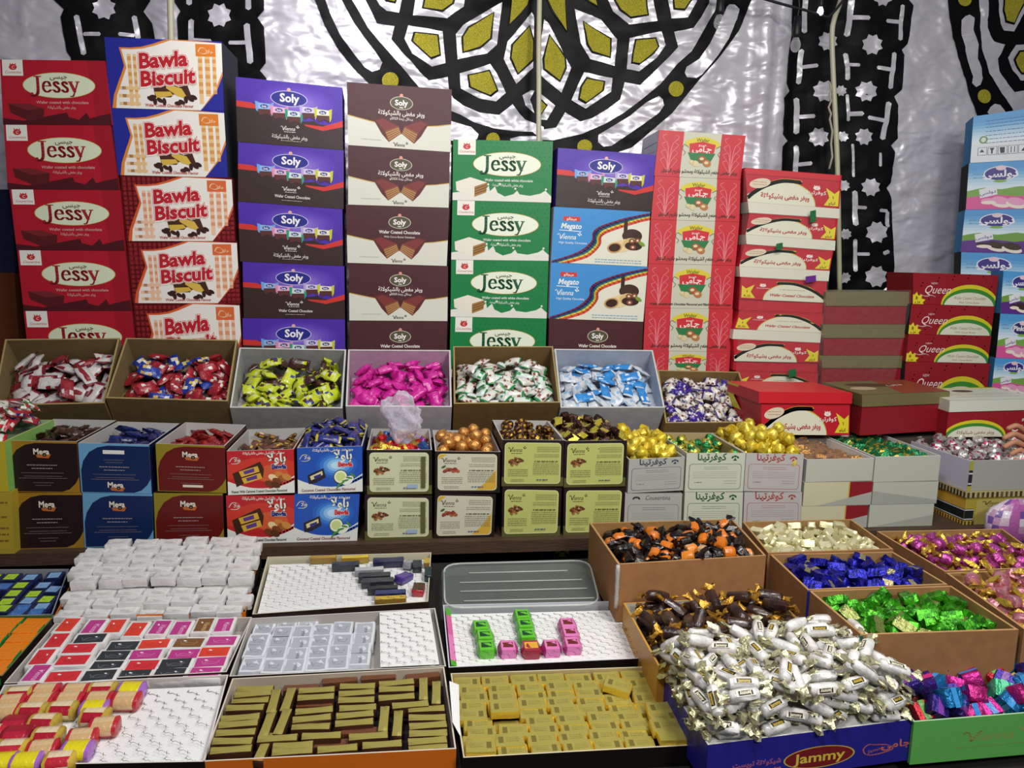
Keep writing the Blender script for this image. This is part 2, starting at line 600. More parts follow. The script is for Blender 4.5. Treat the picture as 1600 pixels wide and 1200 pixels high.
def art_soly_purple(ar):
    a = Art(167, 100, '#35221f')
    a.poly([(0, 0), (167, 0), (167, 64), (130, 62), (100, 46), (60, 40), (30, 38), (0, 36)], '#4b2ba4')
    for k in range(8): a.ell(92, 32, 66 - k * 6, 28 - k * 2.6, ['#5031aa', '#5637af', '#5d3eb4', '#6445b9', '#6c4dbd', '#7557c2', '#7f62c7', '#886dcb'][k], 30)
    a.poly([(0, 36), (22, 37), (45, 46), (20, 46), (0, 45)], '#d0342c')
    a.poly([(105, 64), (135, 65), (167, 53), (167, 63), (135, 72), (110, 70)], '#d0342c')
    a.poly([(0, 45), (20, 46), (45, 46), (70, 50), (105, 66), (135, 72), (167, 63), (167, 100), (0, 100)], '#35221f')
    a.ell(82, 26, 29, 12.5, '#d9d6ee', 30)
    a.ell(82, 26, 28, 11.6, '#25278a', 30)
    a.text('Soly', 83, 31, 18, '#f4f2f0', 0.03)
    a.ell(82, 12, 3, 3, '#e6b0a6', 10)
    for i, (c, e) in enumerate((('#8fb7e2', '#6da5e0'), ('#e3b9cf', '#e08fb4'), ('#cfe2d8', '#2f9a7e'), ('#d5cbe6', '#b9a8d8'), ('#e9e6c8', '#c9c93c'))):
        x = 30 + i * 23
        y = 36 + (i % 3) * 4 - (2 if i == 4 else 0)
        a.poly([(x, y), (x + 27, y + 1), (x + 26, y + 9), (x + 1, y + 10)], c)
        a.poly([(x + 2, y + 10), (x + 26, y + 9), (x + 24, y + 20), (x + 15, y + 16), (x + 6, y + 20)], '#5a2c28')
        a.ell(x + 13, y + 5, 6, 3, '#2b2d86', 12)
        a.text('Soly', x + 13, y + 6.6, 4.4, '#ffffff', .02)
        a.poly([(x - 1, y - 2), (x + 4, y - 1), (x + 3, y + 14), (x, y + 12)], e)
        a.poly([(x + 23, y), (x + 28, y - 2), (x + 27, y + 14), (x + 24, y + 20)], e)
    vienna(a, 82, 76, 8.5, '#efe9e2')
    if ar: a.text('ويفر مغطى بالشيكولاتة', 82, 89, 8.5, '#e9e0d6', .01, width=56)
    else: a.text('Wafer Coated Chocolate', 85, 88, 7, '#e9e0d6', .015, width=56)
    a.fine(68, 100, 92, 1, '#b9aca0')
    return a


def art_soly_brown(ar):
    a = Art(163, 98, '#4b2328')
    a.poly([(0, 50), (14, 53), (34, 57), (50, 60), (84, 74), (120, 60), (140, 58), (163, 54), (163, 98), (0, 98)], '#c9a548')
    a.poly([(0, 51.5), (14, 54.5), (34, 58.5), (50, 61), (84, 76), (120, 61), (140, 59.5), (163, 55.5), (163, 98), (0, 98)], '#d9d9cb')
    for s in (1, -1):
        X = lambda p: [(84 + s * (x - 84), y) for x, y in p]
        a.poly(X([(40, 55), (54, 51), (80, 62), (84, 74), (64, 89), (53, 77)]), '#5f2326')
        a.poly(X([(44, 57), (54, 53), (79, 63), (58, 72)]), '#7d3230')
        a.poly(X([(58, 72), (79, 63), (83, 74), (64, 89)]), '#8a5330')
        for k in range(4): a.line(X([(59.5 + k * 1.4, 75 + k * 3.4), (79.5 + k, 66 + k * 2.4)]), 1.2, '#b98b54')
    a.ell(84, 27, 18, 10.5, '#d5d2bd', 28)
    a.ell(84, 27, 17, 9.7, '#55503a', 28)
    a.text('Soly', 84, 30.5, 12, '#f4f2ea', 0.03)
    a.text('Milk', 84, 35, 3.4, '#f4f2ea', 0.02)
    a.ell(84, 15, 2.8, 2.8, '#dd9a8c', 10)
    if ar:
        a.text('ويفر مغطى بالشيكولاتة', 84, 46, 10, '#efe8dc', .015, width=73)
        a.text('ببدائل زبدة الكاكاو', 84, 53, 5.5, '#efe8dc', .01, width=36)
    else:
        a.text('Wafer Coated Chocolate', 84, 46, 7.5, '#efe8dc', .02, width=66)
        a.text('With Cocoa Butter Substitute', 84, 53, 4.5, '#e0d5c6', .01, width=50)
    vienna(a, 82, 94.5, 7, '#2c2118', False)
    a.fine(20, 52, 86, .8, '#b5b5a5')
    return a


def art_megato():
    a = Art(152, 88, '#e2e1ce')
    base = [(152, 4), (135, 8), (112, 14), (90, 22), (72, 30), (64, 38), (64, 48), (58, 58), (44, 70), (22, 80), (2, 87)]
    a.poly([(0, 0), (152, 0)] + smooth(base, 3) + [(0, 88)], '#3f8fd0')
    for k, c in enumerate(('#7a2048', '#1d2560', '#206a7a', '#e6cf3c', '#d9503a')):
        a.nib([(x + k * (2.6 if 1 < i < 9 else 1.2), y + k * 1.6) for i, (x, y) in enumerate(base)], 3.4, c, .5, 2.6, 3)
    a.rect(15, 14, 41, 21, '#cf3a34')
    a.text('ميجاتو', 28, 19.5, 6, '#f5eee6', .02)
    a.text('Megato', 28, 33, 12, '#f5f5f0', .02, .2, .9)
    a.line([(10, 36), (44, 37)], .8, '#e8f0f5')
    vienna(a, 25, 50, 11, '#f5f5f0', False)
    a.text('High Quality Chocolate', 32, 57, 4.6, '#e0ecf4', .01)
    a.rect(111, 16, 117, 40, '#3a241c')
    a.ell(125, 40, 16, 11, '#41291f')
    a.ell(112, 56, 20, 10, '#e7cf9a', 20, -.25)
    a.ell(122, 52, 12, 8.5, '#d8b878', 20, -.25)
    a.ell(98, 60, 12, 8.5, '#c79c60', 20, -.2)
    a.ell(98, 60, 9.5, 6.4, '#3c1f17', 20, -.2)
    a.ell(128, 56, 14, 7, '#3a201a')
    for x, y in ((125, 48), (134, 47), (127, 58)):
        a.ell(x, y, 5, 4, '#8a4a34', 12)
        a.ell(x, y, 2, 1.6, '#efe1c4', 8)
    a.ell(141, 52, 6, 3, '#7a9a3a', 10, .5)
    for y in (79, 83): a.fine(68, 142, y, 1.3, '#8fb3cf')
    return a


def art_wafer(en):
    a = Art(138, 71, '#c9c9b4')
    for x0, x1, s in ((0, 40, 1), (100, 138, -1)):
        a.rect(x0, 0, x1, 71, '#c8323b')
        cx = (x0 + x1) / 2
        for k in range(4):
            y = 14 + k * 12
            for d in (1, -1):
                a.nib([(cx, 66), (cx + d * 3, y + 10), (cx + d * 10, y), (cx + d * 13, y - 5), (cx + d * 8, y - 8)], .9, '#e2818a', .6, .5, 3)
    X = 71
    a.poly(smooth([(X - 26, 14), (X, 6), (X + 26, 14), (X + 23, 22), (X, 15), (X - 23, 22)], 3, True), '#d8c93c')
    a.text('Wafer', X, 14.5, 8, '#6a6a22', .02)
    a.poly([(X - 21, 18), (X, 14), (X + 21, 18), (X + 19, 36), (X - 19, 36)], '#cf2f38')
    a.text('حبيبو', X, 21, 6, '#f1e0d6', .01)
    a.text('جـامى', X, 30, 13, '#f6ece4', .02)
    a.poly([(X - 22, 32), (X + 22, 32), (X + 14, 48), (X - 14, 48)], '#2d7a45')
    for x, y, c, r in ((X - 8, 49, '#d8c79a', 6), (X + 2, 42, '#a05a34', 7), (X + 10, 48, '#b8763f', 7), (X - 14, 47, '#cfc08c', 4.5)):
        a.ell(x, y, r, r * .8, c, 12, .4)
        a.ell(x - 1, y - 1, r * .5, r * .35, '#e0cfa4', 8)
    for d in (-1, 1): a.nib([(X + d * 22, 24), (X + d * 29, 20), (X + d * 31, 27), (X + d * 26, 32), (X + d * 29, 37)], .8, '#6d6d58', .6, .5, 3)
    if en: a.text('Wafer covered with Chocolate Flavoured and Filled with Cocoa Cream', X, 66, 5, '#2f2a20', .02, width=128)
    else: a.text('ويفر مغطى بطعم الشيكولاتة ومحشو بكريم البندق', X, 64, 8, '#2f2a20', .015, width=120)
    return a


def star_burst(a, cx, cy, r, n, c, k=.55):
    a.poly([(cx + r * (1 if i % 2 == 0 else k) * math.cos(PI * i / n - .3), cy + r * (1 if i % 2 == 0 else k) * math.sin(PI * i / n - .3)) for i in range(2 * n)], c)


def art_couv(en, strip=0):
    """red box face with a cream dome; strip: height of the lid rim above it"""
    H = 54 + strip
    a = Art(145, H, '#bb1d2d')
    if strip:
        a.rect(0, 0, 145, strip, '#c8222f')
        a.line([(0, strip), (145, strip)], .8, '#7c121c')
    m = (lambda x: 145 - x) if not en else (lambda x: x)
    y0 = strip
    def dome(cx, rx, ry, top, c): a.poly([(m(cx + rx * math.cos(t)), top + ry - ry * math.sin(t)) for t in np.linspace(0, PI, 24)] + [(m(cx - rx), H), (m(cx + rx), H)][::1], c)
    def arc(off, c, w, dy): a.nib([(m(62 + off), y0 + 9 + dy), (m(90 + off), y0 + 9 + dy), (m(115 + off), y0 + 20 + dy), (m(134 + off), y0 + 35 + dy), (m(144 + off), y0 + 46 + dy)], w, c, .7, w, 14)
    dome(88, 50, 46, y0 + 7, '#c8b93a')
    dome(88, 49, 45, y0 + 9, '#dcdcc4')
    a.poly([(m(100), y0 + 9), (m(125), y0 + 24), (m(145), y0 + 40), (m(145), y0 + 54), (m(110), y0 + 54), (m(100), y0 + 20)], '#dcdcc4')
    arc(0, '#d9cb34', 3.6, -2.2)
    arc(-1, '#1f2436', 3.2, .8)
    if not en:
        a.ell(m(124), y0 + 16, 17, 9, '#d9cbb0', 20, -.35)
        a.fine(m(136), m(112), y0 + 13, 1, '#b05a54')
        a.fine(m(134), m(114), y0 + 18, 1, '#b05a54')
        a.text('ويفر مغطى بشيكولاتة', m(86), y0 + 43, 13, '#b5222f', .035, width=76)
        emblem(a, m(37), y0 + 17, 9, '#f0e3da', '#bb1d2d', '')
        a.text('كوفرتينا', m(37), y0 + 29, 10, '#f0e3da', .02)
    else:
        a.fine(66, 110, y0 + 24, 1.4, '#8f8f80')
        a.text('Wafer Coated Chocolate', 86, y0 + 43, 10, '#b5222f', .03, .25, width=76)
        emblem(a, 37, y0 + 16, 9, '#f0e3da', '#bb1d2d')
    a.poly([(m(2), y0 + 18), (m(9), y0 + 26), (m(23), y0 + 15), (m(17), y0 + 34), (m(25), y0 + 50), (m(2), y0 + 50)], '#dfd12f')
    a.text('1' if en else '١', m(11), y0 + 36, 8, '#7a2a20', .03)
    a.text('K.G.' if en else 'كيلو', m(12), y0 + 47, 7, '#7a2a20', .03)
    return a


def art_queen(ar=False):
    a = Art(135, 48, '#931c26')
    for i in range(26): a.ell((i * 37) % 135, (i * 17) % 48, 1.1, 1.1, '#a8404a', 6, step=0)
    m = (lambda x: 135 - x) if ar else (lambda x: x)
    def dome(cx, rx, top, ry, c): a.poly([(m(cx - rx * math.cos(t)), top + ry - ry * math.sin(t)) for t in np.linspace(0, PI, 24)], c)
    dome(93, 47, 16, 32, '#d8ca2c')
    dome(93, 45, 22, 28, '#3f8a35')
    dome(92, 41, 28, 22, '#dcdcc8')
    if ar:
        a.text('ويفر مغطى شيكولاتة', m(92), 42, 8, '#8a5a2a', .02, width=56)
        a.text('كوين', m(22), 34, 17, '#eee6de', .02)
        a.text('نيو', m(20), 18, 9, '#eee6de', .01)
    else:
        a.text('Wafer Coated Chocolate', 92, 39, 6.5, '#8a6a42', .0, .25, width=52)
        a.text('With Cocoa Butter', 92, 45, 4.4, '#8a6a42', 0, .25)
        a.text('Queen', 38, 31, 18, '#ece0dc', -.004, .38, .86)
        a.nib([(12, 33), (20, 35.5), (30, 34), (36, 36)], .9, '#ece0dc', .6, .5)
        a.text('NEW', 34, 17, 4.4, '#d8bcbc', .01)
    star_burst(a, m(4), 46, 17, 11, '#dfd12f', .7)
    a.text('8', m(6), 41, 7, '#7a3a20', .03)
    a.text('x 24', m(7), 47, 5, '#7a3a20', .02)
    return a


def art_snack(kind):
    """blue-sky biscuit box: 'cocoa', 'pink', 'pie' or 'back' face"""
    a = Art(100, 76, '#4f9ad6')
    for k in range(7): a.rect(0, 12 + k * 5, 100, 18 + k * 5, ['#5fa4da', '#7ab4df', '#96c4e4', '#b2d2ea', '#c8deee', '#d8e6f0', '#e0eaf0'][k])
    if kind == 'back':
        a.rect(0, 46, 100, 76, '#dfe4ea')
        a.rect(88, 40, 100, 76, '#d65a9a')
        a.rect(88, 38, 100, 46, '#5f8a4a')
        for y in (10, 15, 20, 27, 33, 39, 45): a.fine(16, 84, y, 1, '#3a62a0')
        a.ell(14, 40, 5, 6, '#6a8a4a')
        a.ell(14, 40, 3, 4, '#d8e2d0')
        for i in range(6):
            x = 8 + i * 12
            a.rect(x, 52, x + 11, 65, '#4a4a52')
            a.rect(x + .6, 52.6, x + 10.4, 64.4, '#dfe4ea')
        for p in ([(10, 60), (13, 55), (16, 60)], [(22, 54), (28, 54), (26, 58), (26, 63), (24, 63), (24, 58)], [(34, 54), (40, 54), (40, 63), (35, 63)],
                  [(47, 54), (48, 54), (48, 63), (47, 63)], [(51, 54), (52, 54), (52, 63), (51, 63)], [(59, 62), (62, 57), (65, 62)], [(69, 58), (74, 53), (79, 58)]): a.poly(p, '#26262c')
        return a
    g = '#79a648' if kind != 'cocoa' else '#6f9e3c'
    a.poly(smooth([(0, 46), (20, 41), (40, 44), (62, 40), (82, 44), (100, 41)], 3) + [(100, 60), (0, 60)], g)
    a.poly([(0, 56), (30, 52), (60, 56), (100, 50), (100, 76), (0, 76)], '#5a2a86' if kind == 'cocoa' else '#d8579a')
    x, y = (38, 19) if kind != 'pie' else (45, 24)
    a.ell(x, y, 20, 12, '#e9e6f2', 24)
    a.ell(x, y, 18.5, 10.6, '#3a2f86' if kind != 'pie' else '#2b2d66', 24)
    a.ell(x, y - 9, 6, 4, '#e9c9d6', 14)
    if kind == 'pie': a.text('PinkPie', x, y + 4, 11.5, '#f5f2f6', .03)
    else: a.text('دولسى', x, y + 5, 15, '#f2eef6', .03)
    a.ell(x, y + 12, 8, 2.2, '#7fb04a', 12)
    a.fine(6, 18, 18, 1, '#5a7aa0')
    a.fine(6, 20, 24, 1, '#5a7aa0')
    dark = '#3a2420' if kind == 'cocoa' else '#e8a0c4'
    for cx, cy in ((40, 62), (58, 64)):
        a.ell(cx, cy + 5, 12, 6, '#efe2d4', 16, .3)
        a.ell(cx, cy, 11, 6, dark, 16, .3)
    a.poly([(14, 44), (34, 38), (36, 52), (16, 58)], '#e4e4ea')
    a.text('دولسى', 25, 51, 7, '#4a3a8a', .02, rot=.25)
    a.ell(26, 62, 9, 4, dark, 12)
    a.ell(26, 65, 9, 3, '#efe2d4', 12)
    a.poly([(70, 40), (80, 38), (78, 56), (72, 56)], '#d9b070')
    a.ell(74, 36, 4, 5, '#b8402f' if kind != 'cocoa' else '#4a2c22', 10)
    return a


# ------------------------------------------------------------------ closed cartons in the back stacks
YF = 2.55
UPZ = 1.12     # top of the upper shelf
UPR = 1.04     # its lower part on the right


def stack(rows, name, cat, labels, arts, cols, depth=0.2, Y=YF, yaw=0.0, group=None, side=None, shelf=UPZ, extra=None):
    """rows: measured front faces TL TR BR BL from the top down; each carton stands on the next"""
    cx = sum(p[0] for p in rows[0]) / 4
    c0 = PY(cx, 300, Y)
    d = Vector((math.cos(yaw), math.sin(yaw), 0))
    nrm = Vector((-math.sin(yaw), math.cos(yaw), 0))
    def on_plane(p):
        r = ray(*p)
        t = (c0 - Vector((0, 0, CAM_H))).dot(nrm) / r.dot(nrm)
        return Vector((0, 0, CAM_H)) + r * t
    W = [[on_plane(p) for p in q] for q in rows]
    out = []
    for i, q in enumerate(W):
        if i + 1 < len(W):      # the bottom edge lies on the next carton's top edge
            a, b = W[i + 1][0], W[i + 1][1]
            for k in (2, 3):
                s = (q[k] - a).dot(d) / (b - a).dot(d)
                q[k].z = a.z + (b.z - a.z) * s + 0.0008
        elif shelf is not None:
            for k in (2, 3): q[k].z = shelf
        back = nrm * depth
        base = (q[2] + q[3]) / 2 + back / 2
        t = thing(name, labels[i], cat, base, group)
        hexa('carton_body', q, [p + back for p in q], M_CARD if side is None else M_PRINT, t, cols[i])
        if arts[i] is not None: arts[i].on('printed_front', q, t)
        if extra: extra(i, q, back, t)
        out.append((t, q, back))
    return out
# ------------------------------------------------------------------ setting
fl = boxxyz('floor', -3.2, 4.2, -0.6, 4.2, -0.05, 0.0, material('concrete', '#4b4741', rough=0.9, bump=0.4, bscale=12, vary=0.4), None, '#555555')
tag(fl, kind='structure')
wl = boxxyz('wall_back', -3.2, 4.2, 3.35, 3.4, 0, 3.3, material('plaster', '#55524c', rough=0.9, bump=0.3, bscale=20), None)
tag(wl, kind='structure')

# curtain -----------------------------------------------------------
YC = 2.98
CP = lambda px, py: PY(px, py, YC)
M_SATIN = material('white_satin', '#dcd8e0', rough=0.36, metal=0.25, bump=0.9, bscale=4.6, stretch=(1.7, 1, 2.6))
M_SATIN.node_tree.nodes['Noise Texture'].inputs['Detail'].default_value = 2
M_SATIN.node_tree.nodes['Bump'].inputs['Distance'].default_value = 0.035
M_SATIN.node_tree.nodes['Noise Texture'].inputs['Distortion'].default_value = 0.25
M_SATIN.node_tree.nodes['Noise Texture'].inputs['Roughness'].default_value = 0.5
M_BLACK = material('black_satin', '#08080a', rough=0.5, bump=0.6, bscale=12, spec=0.16)
M_GOLD = material('gold_glitter', '#e2d43a', rough=0.35, metal=0.2, bump=1.0, bscale=380, vary=0.6)


def fold(x, z):
    """depth of the hanging cloth at x, z"""
    v = Vector((x * 3.1, 0, z * 2.3))
    y = 0.020 * math.sin(x * 5.3 + 0.6 * math.sin(z * 2)) + 0.016 * noise.noise(v)
    w = Vector((x * 9 + z * 4, 3.1, z * 17 - x * 5))
    y += 0.008 * noise.noise(w) + 0.004 * noise.noise(w * 2.6)
    r = max(0.0, 1 - abs(x - 1.37) / 0.16)      # the loose pleat near the right
    return y - 0.05 * r * r + 0.018 * r * math.sin(x * 60)


def cloth(x, z, off=0.0): return Vector((x, YC + fold(x, z) - off, z))


x0, x1, z0, z1 = -2.3, 3.0, 1.02, 2.75
nx, nz = 300, 130
V = [cloth(x0 + (x1 - x0) * i / nx, z0 + (z1 - z0) * j / nz) for j in range(nz + 1) for i in range(nx + 1)]
F = [(j * (nx + 1) + i, j * (nx + 1) + i + 1, (j + 1) * (nx + 1) + i + 1, (j + 1) * (nx + 1) + i) for j in range(nz) for i in range(nx)]
curt = thing('curtain', 'white satin tent curtain with black and gold geometric applique hanging behind the carton stacks', 'curtain', (0.2, YC, z0))
V = [v + Vector((0, .0012, 0)) for v in V]
obj('cloth', V, F, M_SATIN, curt, smooth=True)


def patch(name, pts, layer, mat, rnd=0):
    if rnd: pts = smooth(pts, rnd, True)
    w = [CP(*p) for p in pts]
    bm = bmesh.new()
    f = bm.faces.new([bm.verts.new((p.x, p.z, 0)) for p in w])
    bmesh.ops.triangulate(bm, faces=[f])
    st = 0.022
    for ax in (0, 1):
        lo, hi = min(v.co[ax] for v in bm.verts), max(v.co[ax] for v in bm.verts)
        k = math.floor(lo / st) + 1
        while k * st < hi:
            no = Vector((1, 0, 0)) if ax == 0 else Vector((0, 1, 0))
            bmesh.ops.bisect_plane(bm, geom=bm.verts[:] + bm.edges[:] + bm.faces[:], plane_co=no * (k * st), plane_no=no)
            k += 1
    bm.verts.index_update()
    V = [cloth(v.co.x, v.co.y, 0.0022 * layer + 0.0008) for v in bm.verts]
    F = [tuple(v.index for v in f.verts) for f in bm.faces]
    bm.free()
    o = obj(name, V, F, mat, curt, smooth=True)
    # turn every face to the viewer
    return o


def zz(ox, oy, s, *pts): return [(ox + a / s, oy + b / s) for a, b in pts]


def bar(x0, y0, x1, y1, w):
    d = math.hypot(x1 - x0, y1 - y0) or 1
    ux, uy = (x1 - x0) / d, (y1 - y0) / d
    nx_, ny_ = -uy * w / 2, ux * w / 2
    c = w * .3
    return [(x0 + nx_, y0 + ny_), (x0 - ux * c, y0 - uy * c), (x0 - nx_, y0 - ny_), (x1 - nx_, y1 - ny_), (x1 + ux * c, y1 + uy * c), (x1 + nx_, y1 + ny_)]


def star8(cx, cy, r): return [(cx + (r if i % 2 else r * .76) * math.cos(PI * i / 8), cy + (r if i % 2 else r * .76) * math.sin(PI * i / 8)) for i in range(16)]


A = lambda *p: zz(480, 0, 4.2105, *p)
B = lambda *p: zz(820, 0, 4.2105, *p)
R_ = lambda *p: zz(1450, 0, 6, *p)
patch('black_medallion', [(486, -60), (488, -20), (492, 0), (508, 42), (530, 80), (553, 108), (576, 131), (610, 165), (660, 202), (720, 232), (780, 248), (842, 256), (900, 254), (950, 243), (986, 231), (1048, 178), (1088, 128), (1124, 88), (1152, 50), (1174, 0), (1180, -20), (1182, -60)], 1, M_BLACK)
patch('black_medallion', R_((150, -300), (165, 0), (190, 230), (250, 480), (310, 730), (360, 900), (425, 1100), (600, 1300), (900, 1500), (1400, 1650), (1800, 1600), (1800, -300)), 1, M_BLACK)
whites = [
    A((120, -60), (120, 0), (155, 100), (220, 240), (300, 350), (380, 450), (430, 482), (478, 465), (495, 420), (450, 350), (380, 260), (310, 160), (250, 50), (225, 0), (215, -60)),
    A((270, -60), (290, 0), (350, 100), (400, 190), (460, 265), (560, 380), (640, 470), (720, 560), (790, 640), (900, 700), (960, 690), (1010, 750), (1100, 800), (1230, 840), (1350, 855), (1490, 862),
      (1560, 868), (1650, 920), (1700, 890), (1640, 835), (1660, 800)) and
    A((270, -60), (290, 0), (350, 100), (400, 190), (460, 265), (560, 380), (640, 470), (720, 560), (790, 640), (900, 705), (1010, 750), (1100, 800), (1230, 840), (1350, 855), (1490, 862), (1490, 800), (1440, 780), (1400, 740), (1355, 680), (1265, 750), (1130, 735), (1030, 690), (960, 640), (932, 580), (925, 505), (800, 530), (740, 480), (690, 420), (620, 350), (555, 270), (575, 185), (460, 165), (430, 100), (380, 0), (360, -60)),
    A((1490, 800), (1490, 864), (1530, 900), (1570, 905), (1560, 830)),
    B((1280, -60), (1265, 0), (1230, 90), (1150, 230), (1080, 350), (990, 430), (880, 560), (760, 660), (640, 750), (520, 820), (380, 880), (190, 920), (100, 915), (105, 850), (210, 835), (270, 735), (365, 800), (440, 780), (540, 720), (620, 660), (645, 550), (745, 570), (830, 490), (930, 390), (990, 325), (965, 225), (1090, 200), (1140, 130), (1190, 40), (1200, -60)),
    B((1310, 60), (1330, 42), (1370, 40), (1400, 70), (1385, 130), (1330, 260), (1260, 370), (1150, 500), (1110, 525), (1050, 520), (1035, 490), (1050, 450), (1130, 400), (1200, 300), (1260, 180), (1290, 110)),
    B((870, 640), (895, 660), (905, 700), (870, 750), (760, 830), (560, 965), (510, 970), (475, 940), (480, 890), (530, 860), (680, 770), (790, 680)),
    A((940, 790), (1080, 830), (1130, 880), (1120, 910), (1060, 940), (940, 920)),
    A((1340, 905), (1400, 890), (1490, 890), (1560, 900), (1540, 960), (1350, 960)),
    A((440, -60), (440, -20), (480, 50), (525, 85), (605, 95), (625, 0), (630, -60)),
    A((718, -60), (712, 0), (695, 110), (920, 120), (1030, 40), (1045, -60)),
    A((665, 180), (890, 210), (910, 415), (820, 440), (690, 360), (640, 265)),
    A((1285, 10), (1250, 290), (1185, 345), (990, 390), (978, 225), (1030, 160)),
    A((1480, 75), (1497, 100), (1490, 440), (1380, 545), (1350, 490), (1295, 385), (1320, 270), (1380, 200)),
    A((1205, 415), (1250, 480), (1310, 605), (1245, 660), (1130, 640), (1010, 580), (1005, 480)),
    A((1420, 620), (1480, 585), (1500, 590), (1470, 650), (1500, 740), (1440, 690)),
    B((130, 120), (160, 150), (310, 440), (245, 605), (100, 480), (105, 300)),
    B((330, 55), (500, 130), (600, 265), (585, 440), (430, 390), (370, 280)),
    B((530, -60), (540, -20), (580, 80), (680, 170), (860, 150), (830, -20), (825, -60)),
    B((680, 260), (885, 220), (910, 310), (855, 390), (740, 480), (660, 465)),
    B((390, 475), (570, 520), (560, 610), (400, 715), (310, 655), (350, 560)),
    B((910, -60), (920, -20), (950, 135), (1055, 130), (1110, 30), (1120, -60)),
    B((95, 600), (205, 690), (150, 785), (95, 780)),
    R_((440, -200), (450, 0), (445, 100), (465, 330), (470, 460), (510, 590), (550, 690), (620, 820), (700, 930), (790, 1040), (1000, 1120), (1000, 870), (900, 850), (790, 870), (720, 790), (650, 680), (625, 560), (690, 430), (580, 405), (545, 340), (520, 200), (530, 0), (535, -200)),
    R_((285, 200), (320, 165), (360, 150), (400, 180), (405, 290), (440, 430), (440, 560), (470, 650), (485, 740), (460, 805), (420, 825), (375, 790), (385, 730), (345, 600), (325, 480), (295, 330)),
    R_((530, 1060), (560, 1010), (600, 980), (650, 990), (700, 1040), (760, 1150), (620, 1150)),
    R_((620, -200), (620, 0), (625, 130), (640, 240), (680, 300), (770, 310), (840, 180), (920, 60), (940, -200)),
    R_((800, 430), (980, 420), (1060, 600), (980, 760), (850, 760), (770, 650), (720, 550)),
]
for w in whites: patch('white_patch', w, 2, M_SATIN)
golds = [
    A((500, -60), (500, -20), (520, 20), (580, 32), (592, -20), (595, -60)),
    A((785, -60), (760, 60), (890, 75), (960, 25), (985, -60)),
    A((705, 225), (860, 235), (875, 365), (815, 390), (690, 280)),
    A((1228, 80), (1210, 250), (1140, 310), (1025, 345), (1020, 245), (1060, 180)),
    A((1465, 165), (1492, 260), (1490, 390), (1390, 480), (1340, 380), (1350, 290)),
    A((1200, 460), (1255, 590), (1210, 625), (1070, 570), (1060, 490)),
    B((165, 225), (270, 370), (275, 440), (235, 530), (130, 450), (125, 380)),
    B((385, 140), (560, 260), (555, 385), (440, 345), (410, 290)),
    B((580, -60), (590, 10), (625, 70), (690, 125), (800, 110), (785, -60)),
    B((715, 275), (845, 265), (865, 320), (830, 365), (740, 435), (690, 425)),
    B((405, 515), (520, 540), (510, 600), (400, 680), (355, 650), (370, 570)),
    B((950, -60), (965, 75), (1035, 80), (1080, 10), (1090, -60)),
    B((97, 640), (150, 690), (110, 750), (97, 740)),
    R_((690, -200), (665, 110), (680, 220), (765, 240), (860, 50), (840, -200)),
    R_((830, 490), (930, 480), (980, 600), (920, 695), (860, 695), (780, 570)),
    A((1350, -60), (1330, 160), (1400, 95), (1455, 30), (1475, -60)),
    B((140, -60), (150, 0), (185, 70), (280, 205), (265, -60)),
    B((370, -60), (390, -10), (480, 45), (455, -60)),
]


def grow(pts, d):
    cx, cy = sum(p[0] for p in pts) / len(pts), sum(p[1] for p in pts) / len(pts)
    return [(cx + (x - cx) * (1 + d / max(4, math.hypot(x - cx, y - cy))), cy + (y - cy) * (1 + d / max(4, math.hypot(x - cx, y - cy)))) for x, y in pts]


for g in golds:
    patch('black_patch', grow(g, 1.6), 3, M_BLACK)
    patch('gold_patch', grow(g, -1.6), 4, M_GOLD)
for cx, cy, r in ((610, 128, 13), (771, 217, 11), (1053, 141, 12), (913, 229, 11), (1503, 1, 11), (1533, 152, 11)):
    patch('gold_patch', [(cx + r * math.cos(t * PI / 8), cy + r * math.sin(t * PI / 8)) for t in range(16)], 2, M_GOLD)
# star bands
patch('black_band', [(85, -60), (85, 0), (102, 16), (97, 28), (100, 44), (108, 83), (114, 92), (116, 150), (244, 150), (240, 61), (235, 34), (222, 16), (233, 0), (235, -60)], 1, M_BLACK)
patch('black_band', [(270, -60), (270, 0), (279, 14), (273, 24), (275, 61), (285, 130), (300, 200), (420, 200), (417, 123), (406, 110), (416, 99), (413, 43), (402, 27), (413, 16), (411, -60)], 1, M_BLACK)
patch('black_band', [(1240, -60), (1238, 57), (1234, 75), (1229, 130), (1238, 140), (1225, 153), (1224, 209), (1236, 218), (1225, 228), (1225, 300), (1228, 470), (1352, 470), (1395, 440), (1394, 422), (1391, 348), (1390, 308), (1383, 294), (1389, 286), (1396, 238), (1390, 228), (1400, 217), (1402, 165), (1396, 151), (1407, 141), (1412, 86), (1408, 78), (1417, 69), (1425, 10), (1417, 0), (1417, -60)], 1, M_BLACK)
for s in ((163, 13, 19), (341, 22, 20), (1296, 63, 16), (1362, 70, 17), (1291, 141, 18), (1353, 143, 17), (1283, 213, 16), (1349, 214, 14), (1378, -4, 15), (1318, 213, 9), (1316, 141, 9), (1358, 293, 15), (1366, 363, 18), (1366, 432, 18), (1318, 290, 9), (1319, 366, 9), (1319, 434, 9)):
    patch('white_star', star8(*s), 2, M_SATIN)
